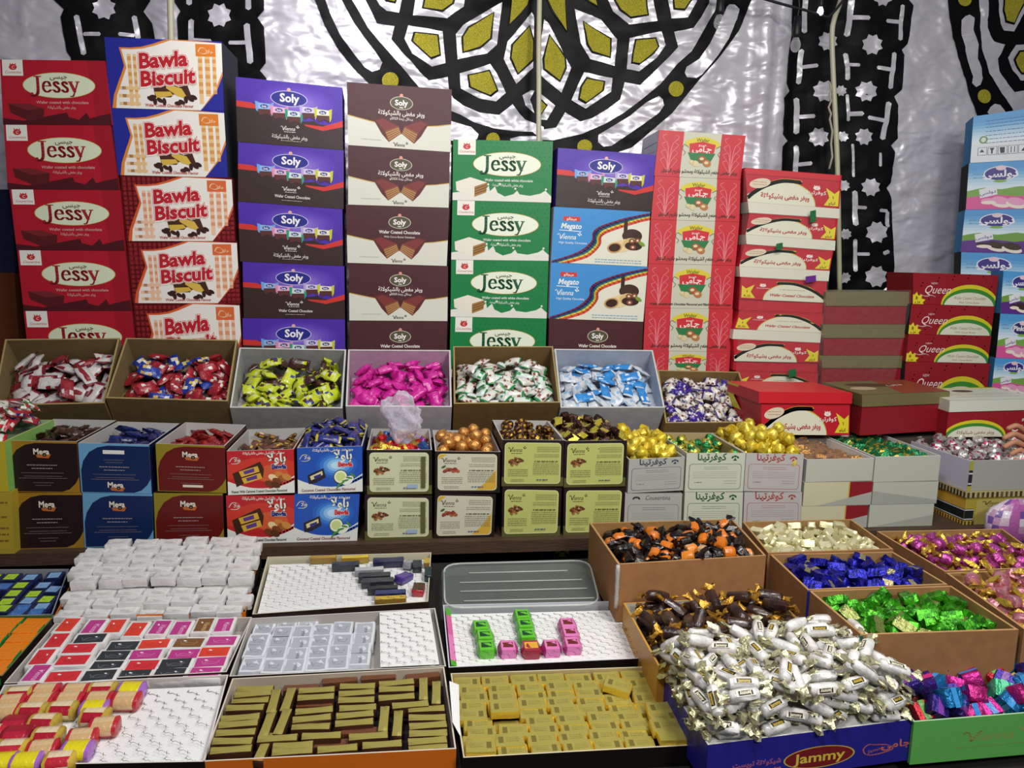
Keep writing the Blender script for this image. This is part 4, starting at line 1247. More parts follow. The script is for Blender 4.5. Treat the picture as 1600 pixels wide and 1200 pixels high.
class Heap:
    """drops sweets one after another on the growing surface inside a carton"""
    CELL = 0.004

    def __init__(s, inn, d, fill, dome=0.0, seed=1, over=0.0):
        s.rnd = np.random.default_rng(seed)
        p = [np.array(v) for v in inn]
        s.o = sum(p) / 4
        ex = p[1] + p[2] - p[0] - p[3]
        s.ex = ex / np.linalg.norm(ex)
        s.ez = -np.array(d)
        s.ey = np.cross(s.ez, s.ex)
        s.ey /= np.linalg.norm(s.ey)
        s.ez = np.cross(s.ex, s.ey)
        s.q = [((v - s.o) @ s.ex, (v - s.o) @ s.ey) for v in p]
        s.R = max(max(abs(a), abs(b)) for a, b in s.q) + .03
        N = s.N = int(2 * s.R / s.CELL) + 1
        g = (np.arange(N) + .5) * s.CELL - s.R
        s.X, s.Y = np.meshgrid(g, g)
        ins = np.ones_like(s.X, bool)
        dist = np.full_like(s.X, 9.0)
        for i in range(4):
            (ax, ay), (bx, by) = s.q[i - 1], s.q[i]
            L = math.hypot(bx - ax, by - ay)
            e = ((bx - ax) * (s.Y - ay) - (by - ay) * (s.X - ax)) / L
            e = -e          # inside is on the right when going back-left, back-right, front-right
            dist = np.minimum(dist, e)
        s.dist = dist
        w = max(abs(s.q[1][0] - s.q[0][0]), abs(s.q[2][0] - s.q[3][0])) / 2
        h = (s.q[0][1] - s.q[3][1]) / 2
        s.over = over
        ff, fb = fill if isinstance(fill, tuple) else (fill, fill)
        s.Hm = -(ff + (fb - ff) * np.clip((s.Y + h) / (2 * h), 0, 1)) + dome * np.clip(1 - (s.X / w) ** 2, 0, 1) * np.clip(1 - (s.Y / h) ** 2, 0, 1)
        s.top = np.full(s.X.shape, -1, int)
        s.items = []
        s.area = float((dist > 0).sum()) * s.CELL ** 2
        s.cand = np.argwhere(dist > 0.004)

    def at(s, x, y): return s.dist[min(s.N - 1, max(0, int((y + s.R) / s.CELL))), min(s.N - 1, max(0, int((x + s.R) / s.CELL)))]

    def cells(s, x, y, L, W, a):
        r = math.hypot(L, W) / 2
        i0, i1 = max(0, int((y - r + s.R) / s.CELL)), min(s.N, int((y + r + s.R) / s.CELL) + 1)
        j0, j1 = max(0, int((x - r + s.R) / s.CELL)), min(s.N, int((x + r + s.R) / s.CELL) + 1)
        X, Y = s.X[i0:i1, j0:j1] - x, s.Y[i0:i1, j0:j1] - y
        c, sn = math.cos(a), math.sin(a)
        U, Vv = (X * c + Y * sn) / (L / 2), (-X * sn + Y * c) / (W / 2)
        m = (np.abs(U) <= 1) & (np.abs(Vv) <= 1)
        return slice(i0, i1), slice(j0, j1), m, X, Y, U, Vv

    def drop(s, kinds, cover, tries=10, lie=.8, amax=PI, a0=0.0, maxtilt=.9):
        ws = np.array([k.weight for k in kinds])
        ws = ws / ws.sum()
        mean = sum(w * k.L * k.W for w, k in zip(ws, kinds))
        for it in range(int(cover * s.area / mean)):
            K = kinds[s.rnd.choice(len(kinds), p=ws)]
            best = None
            for t in range(tries):
                i, j = s.cand[s.rnd.integers(len(s.cand))]
                x, y = s.X[i, j], s.Y[i, j]
                a = a0 + s.rnd.uniform(-amax, amax)
                si, sj, m, X, Y, U, Vv = s.cells(x, y, K.L * .92, K.W * .92, a)
                if not m.any() or s.dist[si, sj][m].min() < .002 - s.over: continue
                if min(s.at(x + q * K.full / 2 * math.cos(a), y + q * K.full / 2 * math.sin(a)) for q in (1, -1)) < .004 - s.over: continue
                h = s.Hm[si, sj][m]
                z = h.max() * .6 + h.mean() * .4
                if best is None or z < best[0]: best = (z, x, y, a, si, sj, m, X, Y, U, Vv)
            if best is None: continue
            z, x, y, a, si, sj, m, X, Y, U, Vv = best
            h = s.Hm[si, sj][m]
            A = np.c_[X[m], Y[m], np.ones(m.sum())]
            co = np.linalg.lstsq(A, h, rcond=None)[0] if m.sum() > 6 else np.array([0, 0, h.max()])
            gx, gy = co[0], co[1]
            g = math.hypot(gx, gy)
            if g > maxtilt: gx, gy = gx * maxtilt / g, gy * maxtilt / g
            plane = gx * X[m] + gy * Y[m]
            base = float(np.percentile(h - plane, 82))
            zc = base + K.H / 2
            prof = K.H * (1 - .35 * np.maximum(np.abs(U[m]), np.abs(Vv[m])) ** 2)
            s.Hm[si, sj][m] = np.maximum(h, base + plane + prof)
            tt = s.top[si, sj]
            tt[m] = len(s.items)
            s.items.append((K, x, y, zc, a, gx, gy, int(m.sum())))

    def build(s, name, label, cat, group, keep=.1, roll=.25):
        cnt = np.bincount(s.top[s.top >= 0], minlength=len(s.items))
        n = 0
        for idx, (K, x, y, z, a, gx, gy, full) in enumerate(s.items):
            if cnt[idx] < keep * full: continue
            nrm = Vector((-gx, -gy, 1)).normalized()
            ax = Vector((math.cos(a), math.sin(a), 0))
            ax = (ax - nrm * ax.dot(nrm)).normalized()
            ay = nrm.cross(ax)
            rl = s.rnd.normal() * roll
            ay, az = ay * math.cos(rl) + nrm * math.sin(rl), nrm * math.cos(rl) - ay * math.sin(rl)
            B_ = Matrix((s.ex, s.ey, s.ez)).transposed()
            M = B_ @ Matrix((ax, ay, az)).transposed()
            p = s.o + s.ex * x + s.ey * y + s.ez * z
            k = int(s.rnd.integers(len(K.meshes)))
            o = bpy.data.objects.new(name, K.meshes[k])
            COL.objects.link(o)
            o.matrix_world = Matrix.Translation(Vector(p)) @ M.to_4x4()
            tag(o, label, cat, group)
            for nm, me in K.kids[k]:
                c = bpy.data.objects.new(nm, me)
                COL.objects.link(c)
                c.parent = o
            n += 1
        return n


def kind(fn, L, W, H, n=3, weight=1.0): return Kind([fn(s) for s in range(n)], L, W, H, None, weight)


def pack(L, W, H, cols, mat=None, n=3, weight=1.0, ends=None):
    """flow-wrapped sweet: cols top field colours picked per face, ends crimp colour"""
    def mk(seed):
        r = random.Random(seed * 13 + len(cols))
        def cf(i, k):
            if ends and (i in (0, 7) or k == -1): return ends
            if 2 <= i <= 5 and len(cols) > 1 and r.random() < .4: return cols[1 + (i * 3 + k * 5 + seed) % (len(cols) - 1)]
            return cols[0]
        return pillow(L, W, H, cf, mat or M_WRAP, seed)
    return kind(mk, L, W, H, n, weight)


def tw(L, R, T, cols, endcol, mat=None, endmat=None, n=3, weight=1.0, word=None, wordcol='#222', sq=3.2):
    mats = mat or M_WRAP
    K = Kind([], L + T * 1.1, R * 2, R * 2, [], weight, L + T * 2.3)
    for s in range(n):
        r = random.Random(s)
        me = twistbody(L, R, lambda i, k: cols[(k * 3 + i + s) % len(cols)] if len(cols) > 1 and k >= 0 else cols[0], mats, s, sq)
        kids = [('twist_end', twistend(L, R, T, endcol, endmat or M_FOIL, s + 5 * q, q)) for q in (1, -1)]
        if word:
            a = Art(L * 1000 * .62, R * 1000 * .95)
            a.rect(0, 0, a.w, a.h, '#e9e6d8')
            a.rect(a.w * .12, a.h * .12, a.w * .88, a.h * .92, wordcol)
            a.text(word, a.w / 2, a.h * .76, a.h * .82, '#cfae3a' if s % 2 else '#efe7c8', .03, width=a.w * .64)
            q = [Vector((-L * .31, R * .47, R * .99)), Vector((L * .31, R * .47, R * .99)), Vector((L * .31, -R * .47, R * .99)), Vector((-L * .31, -R * .47, R * .99))]
            n_ = Vector((0, 0, 1))
            V = [((q[0] * (1 - u) + q[1] * u) * (1 - v) + (q[3] * (1 - u) + q[2] * u) * v) + n_ * (.0002 + .00005 * l) for u, v, l in a.V]
            kids.append(('printed_label', newmesh('printed_label', V, [f[::-1] for f in a.F], M_PRINT, a.C)))
        K.meshes.append(me)
        K.kids.append(kids)
    return K


def blk(L, W, H, cf, mat=None, n=3, weight=1.0, bev=.1, jit=.03):
    return kind(lambda s: block(L, W, H, (lambda i, k: cf) if isinstance(cf, str) else (lambda i, k: cf(i, k, s)), mat or M_FOIL, s, bev, 12, jit), L, W, H, n, weight)


def topside(top, side, end=None):
    """k counts the 12 section faces from +y anticlockwise: 1..3 look up"""
    def f(i, k, s):
        if k == -1 or i in (0, 4): return end or side
        return top if k in (1, 2, 3) else side
    return f


# ------------------------------------------------------------------ tilted display cartons of the second row
ROW2 = [
    ('tilted brown carton of red and silver wrapped wafers at the left end', [(8, 530), (187, 528), (163, 630), (-12, 634)], '#77623f', '#7d6a44', [pack(.085, .036, .016, ['#cfcac6', '#8a1f2b', '#cfcac6', '#d9d5d0'], ends='#7a1f2a'), pack(.085, .036, .016, ['#8f2430', '#cfcac6', '#a32a32'], ends='#6a1a22', weight=.6)], 'red and silver wrapped wafer in the leftmost tilted carton', .075),
    ('tilted brown carton of red and blue checked wrapped wafers', [(197, 528), (371, 531), (356, 627), (165, 622)], '#77623f', '#7d6a44', [pack(.062, .036, .018, ['#9c1f2b', '#dcdad2', '#b5323a'], ends='#8a1a26'), pack(.062, .036, .018, ['#1f3a9a', '#dcdad2', '#d8b65a'], ends='#1a2f86', weight=.35)], 'red or blue wrapped wafer in the second tilted carton', .085),
    ('tilted grey carton of yellow and brown wrapped wafers', [(374, 543), (541, 546), (535, 638), (359, 637)], '#a9a6a2', '#a6a6a4', [pack(.062, .036, .018, ['#c3cf2a', '#4a2a20', '#c9d63a', '#d8dca8', '#2a3a8a'], ends='#b5c022', n=5), pack(.06, .034, .018, ['#3f241c', '#b9c52a', '#4a2a20'], ends='#3a211a', weight=.8)], 'yellow or brown wrapped wafer in the yellow tilted carton', .062),
    ('tilted white carton of magenta wrapped wafers', [(544, 546), (704, 547), (706, 636), (540, 635)], '#c4bfc4', '#c9a9c0', [pack(.056, .034, .02, ['#cc1f94', '#c61a8c', '#d83aa2'], ends='#c21a8a')], 'magenta wrapped wafer in the white tilted carton', .068),
    ('tilted brown carton of white and green wrapped wafers', [(708, 541), (864, 541), (875, 629), (709, 631)], '#7f6238', '#80643c', [pack(.062, .03, .018, ['#dedbd4', '#d3d2c8', '#8a4a30'], ends='#1f8a4a'), pack(.06, .03, .018, ['#d6e2dc', '#2a9a58', '#dedbd4'], ends='#147a3c', weight=.6)], 'white and green wrapped wafer in the brown tilted carton', .07),
    ('tilted white carton of blue and white sachets', [(866, 545), (1020, 547), (1039, 637), (876, 637)], '#c6c8cc', '#b9c0ce', [pack(.072, .032, .012, ['#2f86cf', '#dfe4e8', '#3f92d8'], ends='#cfd8e0'), pack(.072, .032, .012, ['#cfd4d8', '#b8c0c8', '#8fb5d8'], ends='#bcc6d0', weight=.9)], 'blue and white sachet in the white tilted carton', .07),
    ('low brown carton of purple and white sweets right of the sachets', [(1027, 578), (1155, 581), (1182, 660), (1040, 661)], '#927647', '#8f7448', [pack(.042, .027, .018, ['#d9d6cc', '#e2dfd6', '#7a3a2a'], ends='#3f2a86'), pack(.042, .027, .018, ['#3a2288', '#4a2e9a', '#d9d6cc'], ends='#33207a', weight=.55)], 'purple and white sweet in the low brown carton', .04),
]
for i, (lab, px, co, ci, kinds, clab, fill) in enumerate(ROW2):
    rim = [PY(*px[0], 2.42), PY(*px[1], 2.42), PY(*px[2], 2.20), PY(*px[3], 2.20)]
    nn = (rim[1] - rim[0]).cross(rim[0] - rim[3]).normalized()
    if nn.z < 0: nn = -nn
    bed = (.022 + 1.7 * kinds[0].H, fill + .012 + 1.7 * kinds[0].H)
    t, inn, d = carton('display_carton', lab, 'carton', rim, -nn * .125, .005, co, ci, fill=bed, edge='#c9c9c4' if i in (2, 3, 5) else '#a08c5c')
    hp = Heap(inn, d, bed, seed=20 + i)
    hp.drop(kinds, 2.1, 10)
    hp.build(['wrapped_wafer', 'checked_wafer', 'yellow_wafer', 'magenta_wafer', 'white_wafer', 'wafer_sachet', 'wrapped_sweet'][i], clab, 'candy', clab.split(' in ')[0] + 's', keep=.12)
hexa('slanted_board', [PY(-30, 640, 2.20) + Vector((0, .07, -.113)), PY(1240, 640, 2.20) + Vector((0, .07, -.113)), PY(1240, 640, 2.20) + Vector((0, .08, -.128)), PY(-30, 640, 2.20) + Vector((0, .08, -.128))],
     [PY(-30, 540, 2.42) + Vector((0, .07, -.145)), PY(1180, 540, 2.42) + Vector((0, .07, -.145)), PY(1180, 540, 2.42) + Vector((0, .08, -.16)), PY(-30, 540, 2.42) + Vector((0, .08, -.16))], M_WOOD, ms)
# ------------------------------------------------------------------ middle row designs
def art_mega(main, corner, brand=True, flip=False):
    a = Art(112, 78, corner)
    pts = [(46, 3), (112, 3), (112, 54), (106, 64), (96, 73), (84, 77), (2, 77), (2, 42), (6, 28), (16, 14), (30, 6)]
    a.poly(pts, main)
    y = 66 if flip else 17
    a.poly([(46, y + 4), (70, y + 3), (66, y + 9), (48, y + 8)], '#b5622a')
    a.text('Mega', 55, y + 3, 12, '#2a1612', .07)
    a.text('Mega', 55, y + 3, 12, '#e2d8c8', .03)
    ink = '#a89a98'
    for k, (w, yy) in enumerate(((24, 36), (17, 41), (34, 48), (30, 53), (38, 56), (16, 63), (13, 67))):
        if flip and yy > 60: yy = 22 + (yy - 60)
        a.fine(55 - w, 55 + w, yy, 1.0 if k < 2 else .7, ink if k < 2 else '#7d6f70')
    if corner == '#6398bd' and flip: a.rect(38, 10, 72, 16, '#d9d9d0')
    if not flip and main == '#611412': a.rect(41, 66, 74, 70, '#d9d0b8') if brand else None
    return a


def art_filled(red):
    a = Art(106, 70, '#b9262b' if red else '#2453b0')
    if red:
        a.poly([(0, 22), (40, 12), (80, 10), (106, 20), (106, 48), (60, 50), (0, 44)], '#c93a2c')
        a.ell(70, 38, 26, 14, '#cf5a34')
    else:
        for k in range(5): a.ell(64, 28, 34 - k * 6, 20 - k * 3.6, ['#2a60bc', '#3a78cc', '#5a9adc', '#8abcea', '#b8daf4'][k])
    wv = smooth([(0, 48), (16, 54), (40, 60), (70, 60), (92, 50), (106, 42)], 4)
    a.poly(wv + [(106, 70), (0, 70)], '#dfe0d8')
    a.nib([(66, 60), (90, 54), (106, 47)], 3, '#b9262b' if red else '#2453b0', .6, 3, 4)
    if red:
        a.poly([(8, 36), (28, 28), (52, 18), (58, 30), (56, 44), (30, 50), (14, 58)], '#3f2418')
        for (x, y) in ((18, 33), (22, 44)):
            a.poly([(x, y), (x + 30, y - 8), (x + 33, y + 1), (x + 4, y + 9)], '#d9a93a')
            a.poly([(x + 7, y + 0), (x + 24, y - 5), (x + 25, y + 1), (x + 9, y + 5)], '#5a3f86')
        for x, y, c in ((72, 44, '#e6cf9a'), (82, 40, '#c9823a'), (88, 46, '#a05a2a'), (78, 50, '#7a3f20'), (94, 44, '#c98a40'), (66, 54, '#6a3a1e'), (76, 56, '#5a301a')): a.ell(x, y, 8, 5, c, 12, .4)
    else:
        a.poly([(16, 42), (42, 32), (46, 46), (30, 54), (18, 56)], '#2a2430')
        a.poly([(20, 44), (40, 36), (41, 42), (22, 50)], '#d8cf9a')
        a.poly([(26, 44), (38, 40), (38, 45), (28, 49)], '#3a3078')
        a.ell(70, 46, 12, 11, '#3f4a22', 20)
        a.ell(70, 46, 10.5, 9.6, '#e9eed8', 20)
        a.ell(70, 46, 8, 7, '#c9d98a', 20)
        a.ell(82, 52, 10, 6, '#e6eadc', 16, -.5)
        for k in range(5): a.ell(90 - k * 6, 44 + k * 4, 6, 1.6, '#4f8a3a', 8, .6 - k * .4)
    x0 = 78 if red else 74
    a.text('باولا', x0, 19, 19, '#26282f', .06)
    a.text('باولا', x0, 19, 19, '#e9e6da', .03)
    a.text('Bawla', x0 + 4, 30, 10, '#f0e8e0', .09)
    a.text('Bawla', x0 + 4, 30, 10, '#23307a' if red else '#c62a30', .05)
    a.text('سوداني بالكراميل مغطى بالشيكولاتة' if red else 'جوز هند مغطى بالشيكولاتة', 58, 6, 6, '#eee6d8', .015, width=66)
    a.nib([(4, 17), (9, 11), (17, 11), (21, 16), (16, 20), (7, 20)], 1.1, '#e9dfd2', .6)
    a.text('حلا', 16, 17, 8, '#e9dfd2', .02)
    a.text('Peanut With Caramel Coated Chocolate Flavoured' if red else 'Coconut Coated Chocolate Flavoured', 50, 67, 5.6, '#3a3a3a' if red else '#8a4a4a', .02, width=88)
    return a


def art_vienna(kind, tape=False):
    a = Art(100, 70, '#1f1414')
    if kind != 'gold': a.rect(0, 56, 100, 70, '#55562a')
    f = {'green': '#b9bf6c', 'pale': '#c8cba4', 'gold': '#c9c7b0'}[kind]
    a.rrect(4, 4, 95, 66, 6, '#dcdca0' if kind == 'green' else '#d8d8b0')
    a.rrect(5, 5, 94, 65, 5.4, f)
    if kind == 'gold':
        a.poly([(94, 30), (94, 60), (90, 65), (62, 65), (76, 54)], '#cfa63a')
        a.poly([(5, 14), (5, 8), (9, 5), (18, 5)], '#cfa63a')
    vienna(a, 23, 18, 8.5, '#3a2f1c')
    r = random.Random(2)
    if kind == 'gold':
        for k in range(9): a.ell(14 + k * 2.6 + r.uniform(-1, 1), 31 + r.uniform(-3, 3), 3.6, 2.6, ['#7a3326', '#8f4030', '#a85a3a'][k % 3], 8, r.uniform(-.6, .6))
        a.ell(13, 26, 4, 1.8, '#3f5a2a', 8, -.5)
    else:
        for k in range(34):
            t_, q_ = r.uniform(0, 2 * PI), r.random() ** .5
            a.ell(23 + 11 * q_ * math.cos(t_), 33 + 6 * q_ * math.sin(t_), 2.2, 1.8, ['#6a3a24', '#8a5230', '#54301e', '#a06a3c'][k % 4], 7)
    ink = '#7b7c4c' if kind == 'green' else '#84846a'
    for y in (44, 47, 50, 53): a.fine(10, 42, y, .8, ink)
    for y in (59, 61.5): a.fine(14, 36, y, .7, ink)
    for y in (10, 13, 16, 21, 24): a.fine(52 + (y % 3) * 4, 92, y, .7, ink)
    a.fine(52, 90, 31, 1.4, '#55562f')
    for y in (35, 38, 41, 44, 47, 50): a.fine(50, 92, y, .8, ink)
    a.fine(56, 74, 59, 1.4, '#4a4f8a')
    if tape:
        a.rect(83, 10, 90, 60, '#5a5a30')
        a.rect(62, 54, 78, 60, '#9ab0c8')
    return a


def art_couverture(ink, latin=False, bg='#bfbfb4'):
    a = Art(92, 62, bg)
    if latin:
        a.text('Couvertina', 52, 10, 10, '#3a3a3a', .0, .3, .9)
        for d in (-4, 0, 4): a.ell(18 + d, 6 + abs(d) * .3, 3, 1.6, '#3a3a3a', 8, d * .2)
    else:
        a.text('كوفرتينا', 40, 11, 15, ink, .03)
        for d in (-4, 0, 4): a.ell(76 + d, 5 + abs(d) * .4, 2.6, 1.6, ink, 8, d * .2)
        a.poly([(73, 12), (79, 12), (76, 7)], ink)
    a.rrect(5, 17, 87, 58, 5, ink if not latin else '#6a6a66')
    a.rrect(5.7, 17.7, 86.3, 57.3, 4.6, bg)
    for y in (22, 25): a.fine(28, 66, y, .6, ink)
    for y in (30, 33, 36, 39): a.fine(12, 80, y, .5, '#8a8a84')
    for y in (44, 48): a.fine(60, 80, y, .6, '#7a7a74')
    a.fine(14, 26, 46, 1.2, '#7a7a74')
    if latin: a.rect(40, 44, 52, 52, '#8d8d88')
    return a


# ------------------------------------------------------------------ middle row
YM = 1.90
dk = lambda c, e, s=.022: pack(.062, s, .013, c, ends=e)
gold_ball = kind(lambda s: ball(.0165, lambda i, k: ['#e0a45a', '#d99a4e', '#c98740'][(i + k + s) % 3], M_FOIL, s), .033, .033, .033)
choc_round = kind(lambda s: ball(.018, lambda i, k: ['#4a2616', '#d9a838', '#4a2616', '#3f2012'][(i * 2 + k + s) % 4], M_FOIL, s, flatten=.7), .036, .036, .026)
cube_gold = blk(.026, .022, .017, topside('#d9c84a', '#3a2018', '#3a2018'))
gold_crumple = kind(lambda s: ball(.017, lambda i, k: ['#d8bd2a', '#c9a81e', '#e6d45a'][(i * k + s) % 3], M_SFOIL, s, sq=4.5, jit=.15), .034, .032, .03)
gold_green = kind(lambda s: ball(.015, lambda i, k: ['#c9b83a', '#1f7a42', '#2a8a4a', '#d8cc5a'][(i // 2 + k // 3 + s) % 4], M_FOIL, s, jit=.16), .03, .03, .026)
red_toff = blk(.034, .022, .018, lambda i, k, s: ['#c9242e', '#d9382e', '#c9a83a'][(i + s) % 3] if k != 3 else '#d9b84a')
MID = [
    ('dark brown box of brown sachets, left of the open blue box', [(8, 688), (120, 690), (121, 769), (10, 769)], [(17, 770), (129, 770), (131, 846), (22, 846)], lambda lo: art_mega('#200f12', '#96701f'), '#b5862a', '#241214', [dk(['#3a2418', '#5a4632', '#2f1c14'], '#4a3a2a')], 'brown sachet in the dark brown box', .03, 0),
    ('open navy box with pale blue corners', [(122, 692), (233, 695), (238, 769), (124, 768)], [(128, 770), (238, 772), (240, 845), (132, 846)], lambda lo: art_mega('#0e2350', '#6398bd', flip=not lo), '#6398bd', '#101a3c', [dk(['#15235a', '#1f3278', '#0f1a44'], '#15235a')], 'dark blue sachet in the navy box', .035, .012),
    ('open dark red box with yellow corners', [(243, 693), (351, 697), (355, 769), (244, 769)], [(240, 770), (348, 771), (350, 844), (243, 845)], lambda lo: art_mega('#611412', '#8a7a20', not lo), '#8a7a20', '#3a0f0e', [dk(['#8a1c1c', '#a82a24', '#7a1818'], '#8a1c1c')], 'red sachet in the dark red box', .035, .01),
    ('open red box picturing peanut caramel bars', [(354, 705), (459, 702), (458, 773), (357, 773)], [(353, 774), (460, 774), (459, 842), (356, 842)], lambda lo: art_filled(True), '#b9262b', '#6a1a1a', [dk(['#4a3328', '#5a2a26', '#3a2a3a', '#b98a3a'], '#8a6a3a', .018), dk(['#5a4030', '#c9a83a', '#8a3a34'], '#c9a83a', .018)], 'brown and gold wrapped bar in the red peanut box', .03, 0),
    ('open blue box picturing a coconut, heaped with bars', [(464, 700), (566, 697), (566, 770), (465, 771)], [(460, 772), (562, 772), (558, 840), (458, 840)], lambda lo: art_filled(False), '#2453b0', '#1a2f6a', [dk(['#2a2f78', '#343c8c', '#22265a'], '#b9a83a', .02)], 'navy and yellow wrapped bar heaped in the blue coconut box', .02, .06),
    ('open black box with pale green label, plastic bag on top', [(573, 703), (675, 703), (674, 772), (570, 772)], [(570, 773), (675, 774), (675, 837), (570, 837)], lambda lo: art_vienna('pale', True), '#1f1414', '#1a1010', [red_toff, blk(.03, .02, .018, '#3a6ab0', weight=.25), blk(.03, .02, .018, '#8a4a9a', weight=.2)], 'red foil toffee in the box under the plastic bag', .03, 0),
    ('open black box with cream and gold label', [(680, 705), (782, 706), (779, 769), (680, 767)], [(680, 770), (775, 772), (772, 833), (678, 833)], lambda lo: art_vienna('gold'), '#1f1414', '#1a1010', [gold_ball], 'gold foil ball in the box with cream and gold label', .03, .004),
    ('open black box with olive label, holding round chocolates', [(785, 687), (882, 688), (880, 759), (785, 758)], [(785, 760), (878, 762), (875, 829), (784, 830)], lambda lo: art_vienna('green'), '#1f1414', '#1a1010', [choc_round], 'round brown and gold chocolate in the olive labelled box', .03, 0),
    ('open black box with olive label, heaped with brown and gold cubes', [(883, 689), (980, 688), (978, 761), (882, 761)], [(881, 762), (977, 762), (972, 830), (880, 830)], lambda lo: art_vienna('green'), '#1f1414', '#1a1010', [cube_gold], 'brown and gold cube heaped in the olive labelled box', .012, .035),
    ('open grey white box with sagging front under gold sweets', [(983, 718), (1070, 714), (1067, 769), (979, 770)], [(977, 771), (1066, 771), (1063, 840), (974, 838)], lambda lo: art_couverture('#3a4452', lo, '#adada5'), '#b5b5ac', '#a5a59c', [gold_crumple], 'gold foil sweet in the sagging grey box', .03, .02),
    ('open white box with green lettering', [(1073, 708), (1165, 708), (1162, 767), (1071, 768)], [(1070, 769), (1161, 769), (1158, 840), (1067, 838)], lambda lo: art_couverture('#1f5a35', False, '#c6c9b8'), '#c6c9b8', '#b5b5ac', [gold_green], 'gold and green sweet in the green lettered box', .04, 0),
    ('open grey box with red lettering, heaped with gold sweets', [(1166, 708), (1256, 710), (1254, 767), (1164, 767)], [(1163, 769), (1253, 769), (1250, 840), (1160, 838)], lambda lo: art_couverture('#a8484a', False, '#b9b5b2'), '#b9b5b2', '#aaa6a4', [gold_crumple], 'gold foil sweet heaped on the red lettered box', .012, .04),
]
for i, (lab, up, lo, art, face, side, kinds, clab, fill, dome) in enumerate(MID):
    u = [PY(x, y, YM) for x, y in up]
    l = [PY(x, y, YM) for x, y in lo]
    D = Vector((0, .25, 0))
    for k, m in ((2, 1), (3, 0)): u[k].z = l[m].z + .0008
    for k in (2, 3): l[k].z = MS
    side_ = [side] * 6
    t = thing('chocolate_box', 'closed box under the ' + lab.replace('open ', '').replace('picturing ', 'with '), 'box', (l[2] + l[3]) / 2 + D / 2)
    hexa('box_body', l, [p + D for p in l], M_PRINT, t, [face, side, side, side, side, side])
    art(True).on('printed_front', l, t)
    zr = (u[0].z + u[1].z) / 2
    rim = [u[0] + D, u[1] + D, u[1], u[0]]
    dn = (u[3] - u[0] + u[2] - u[1]) / 2
    h = min(u[0].z - u[3].z, u[1].z - u[2].z)
    fl_ = min(h * .8, fill + (2.1 if i < 4 else 1.7) * kinds[0].H + (.012 if i == 6 else .002 if i < 4 else 0))
    dome *= .75
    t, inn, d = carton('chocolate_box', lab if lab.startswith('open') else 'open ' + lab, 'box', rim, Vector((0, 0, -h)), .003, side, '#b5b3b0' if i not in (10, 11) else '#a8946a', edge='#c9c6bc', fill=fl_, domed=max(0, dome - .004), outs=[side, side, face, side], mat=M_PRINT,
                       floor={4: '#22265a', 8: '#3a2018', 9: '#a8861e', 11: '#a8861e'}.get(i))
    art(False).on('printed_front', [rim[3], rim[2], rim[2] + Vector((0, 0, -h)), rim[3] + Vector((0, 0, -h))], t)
    hp = Heap(inn, d, fl_, dome, seed=50 + i, over=.004 if dome > .02 else 0)
    hp.drop(kinds, 2.1, 10)
    hp.build({6: 'foil_ball', 7: 'round_chocolate', 8: 'foil_chocolate'}.get(i, ['brown_sachet', 'navy_sachet', 'red_sachet', 'caramel_bar', 'coconut_bar', 'foil_toffee', '', '', '', 'gold_sweet', 'green_gold_sweet', 'gold_sweet'][i]), clab, 'chocolate' if i in (6, 7, 8) else 'candy', clab.split(' in ')[0] + 's', keep=.12 if dome < .01 else .02)

# yellow boxes at the far left
for k, (q, lab) in enumerate((([(-80, 690), (7, 690), (8, 768), (-78, 768)], 'open yellow box of mixed sweets at the far left edge'), ([(-78, 769), (18, 769), (21, 847), (-74, 847)], 'closed yellow box at the far left edge'))):
    w = [PY(x, y, YM - .03) for x, y in q]
    if k: w[2].z = w[3].z = MS
    D = Vector((0, .25, 0))
    if k == 0:
        w[2].z = w[3].z = PY(18, 769, YM - .03).z + .001
        t, inn, d = carton('chocolate_box', lab, 'box', [w[0] + D, w[1] + D, w[1], w[0]], Vector((0, 0, w[2].z - w[1].z)), .003, '#a8a02a', '#8fae8a', fill=.02, outs=['#a8a02a', '#7fae5a', '#b5a52a', '#a8a02a'], edge='#c9c83a', mat=M_PRINT)
        hp = Heap(inn, d, .02, .05, seed=90)
        hp.drop([pack(.06, .026, .016, ['#d9d5cc', '#b5232d', '#2f7a3a'], ends='#b5232d'), pack(.06, .026, .016, ['#a81f2a', '#d9d5cc', '#24307a'], ends='#8a1a24')], 2)
        hp.build('wrapped_wafer', 'red, white and green sweet in the yellow box at the far left', 'candy', 'mixed sweets in the yellow box')
    else:
        t = thing('chocolate_box', lab, 'box', (w[2] + w[3]) / 2 + D / 2)
        hexa('box_body', w, [p + D for p in w], M_PRINT, t, '#a8922e')
        a = Art(95, 78)
        for y in (12, 30, 44, 52, 60): a.fine(70, 88, y, 2, '#7a5a22')
        a.on('printed_front', w, t)
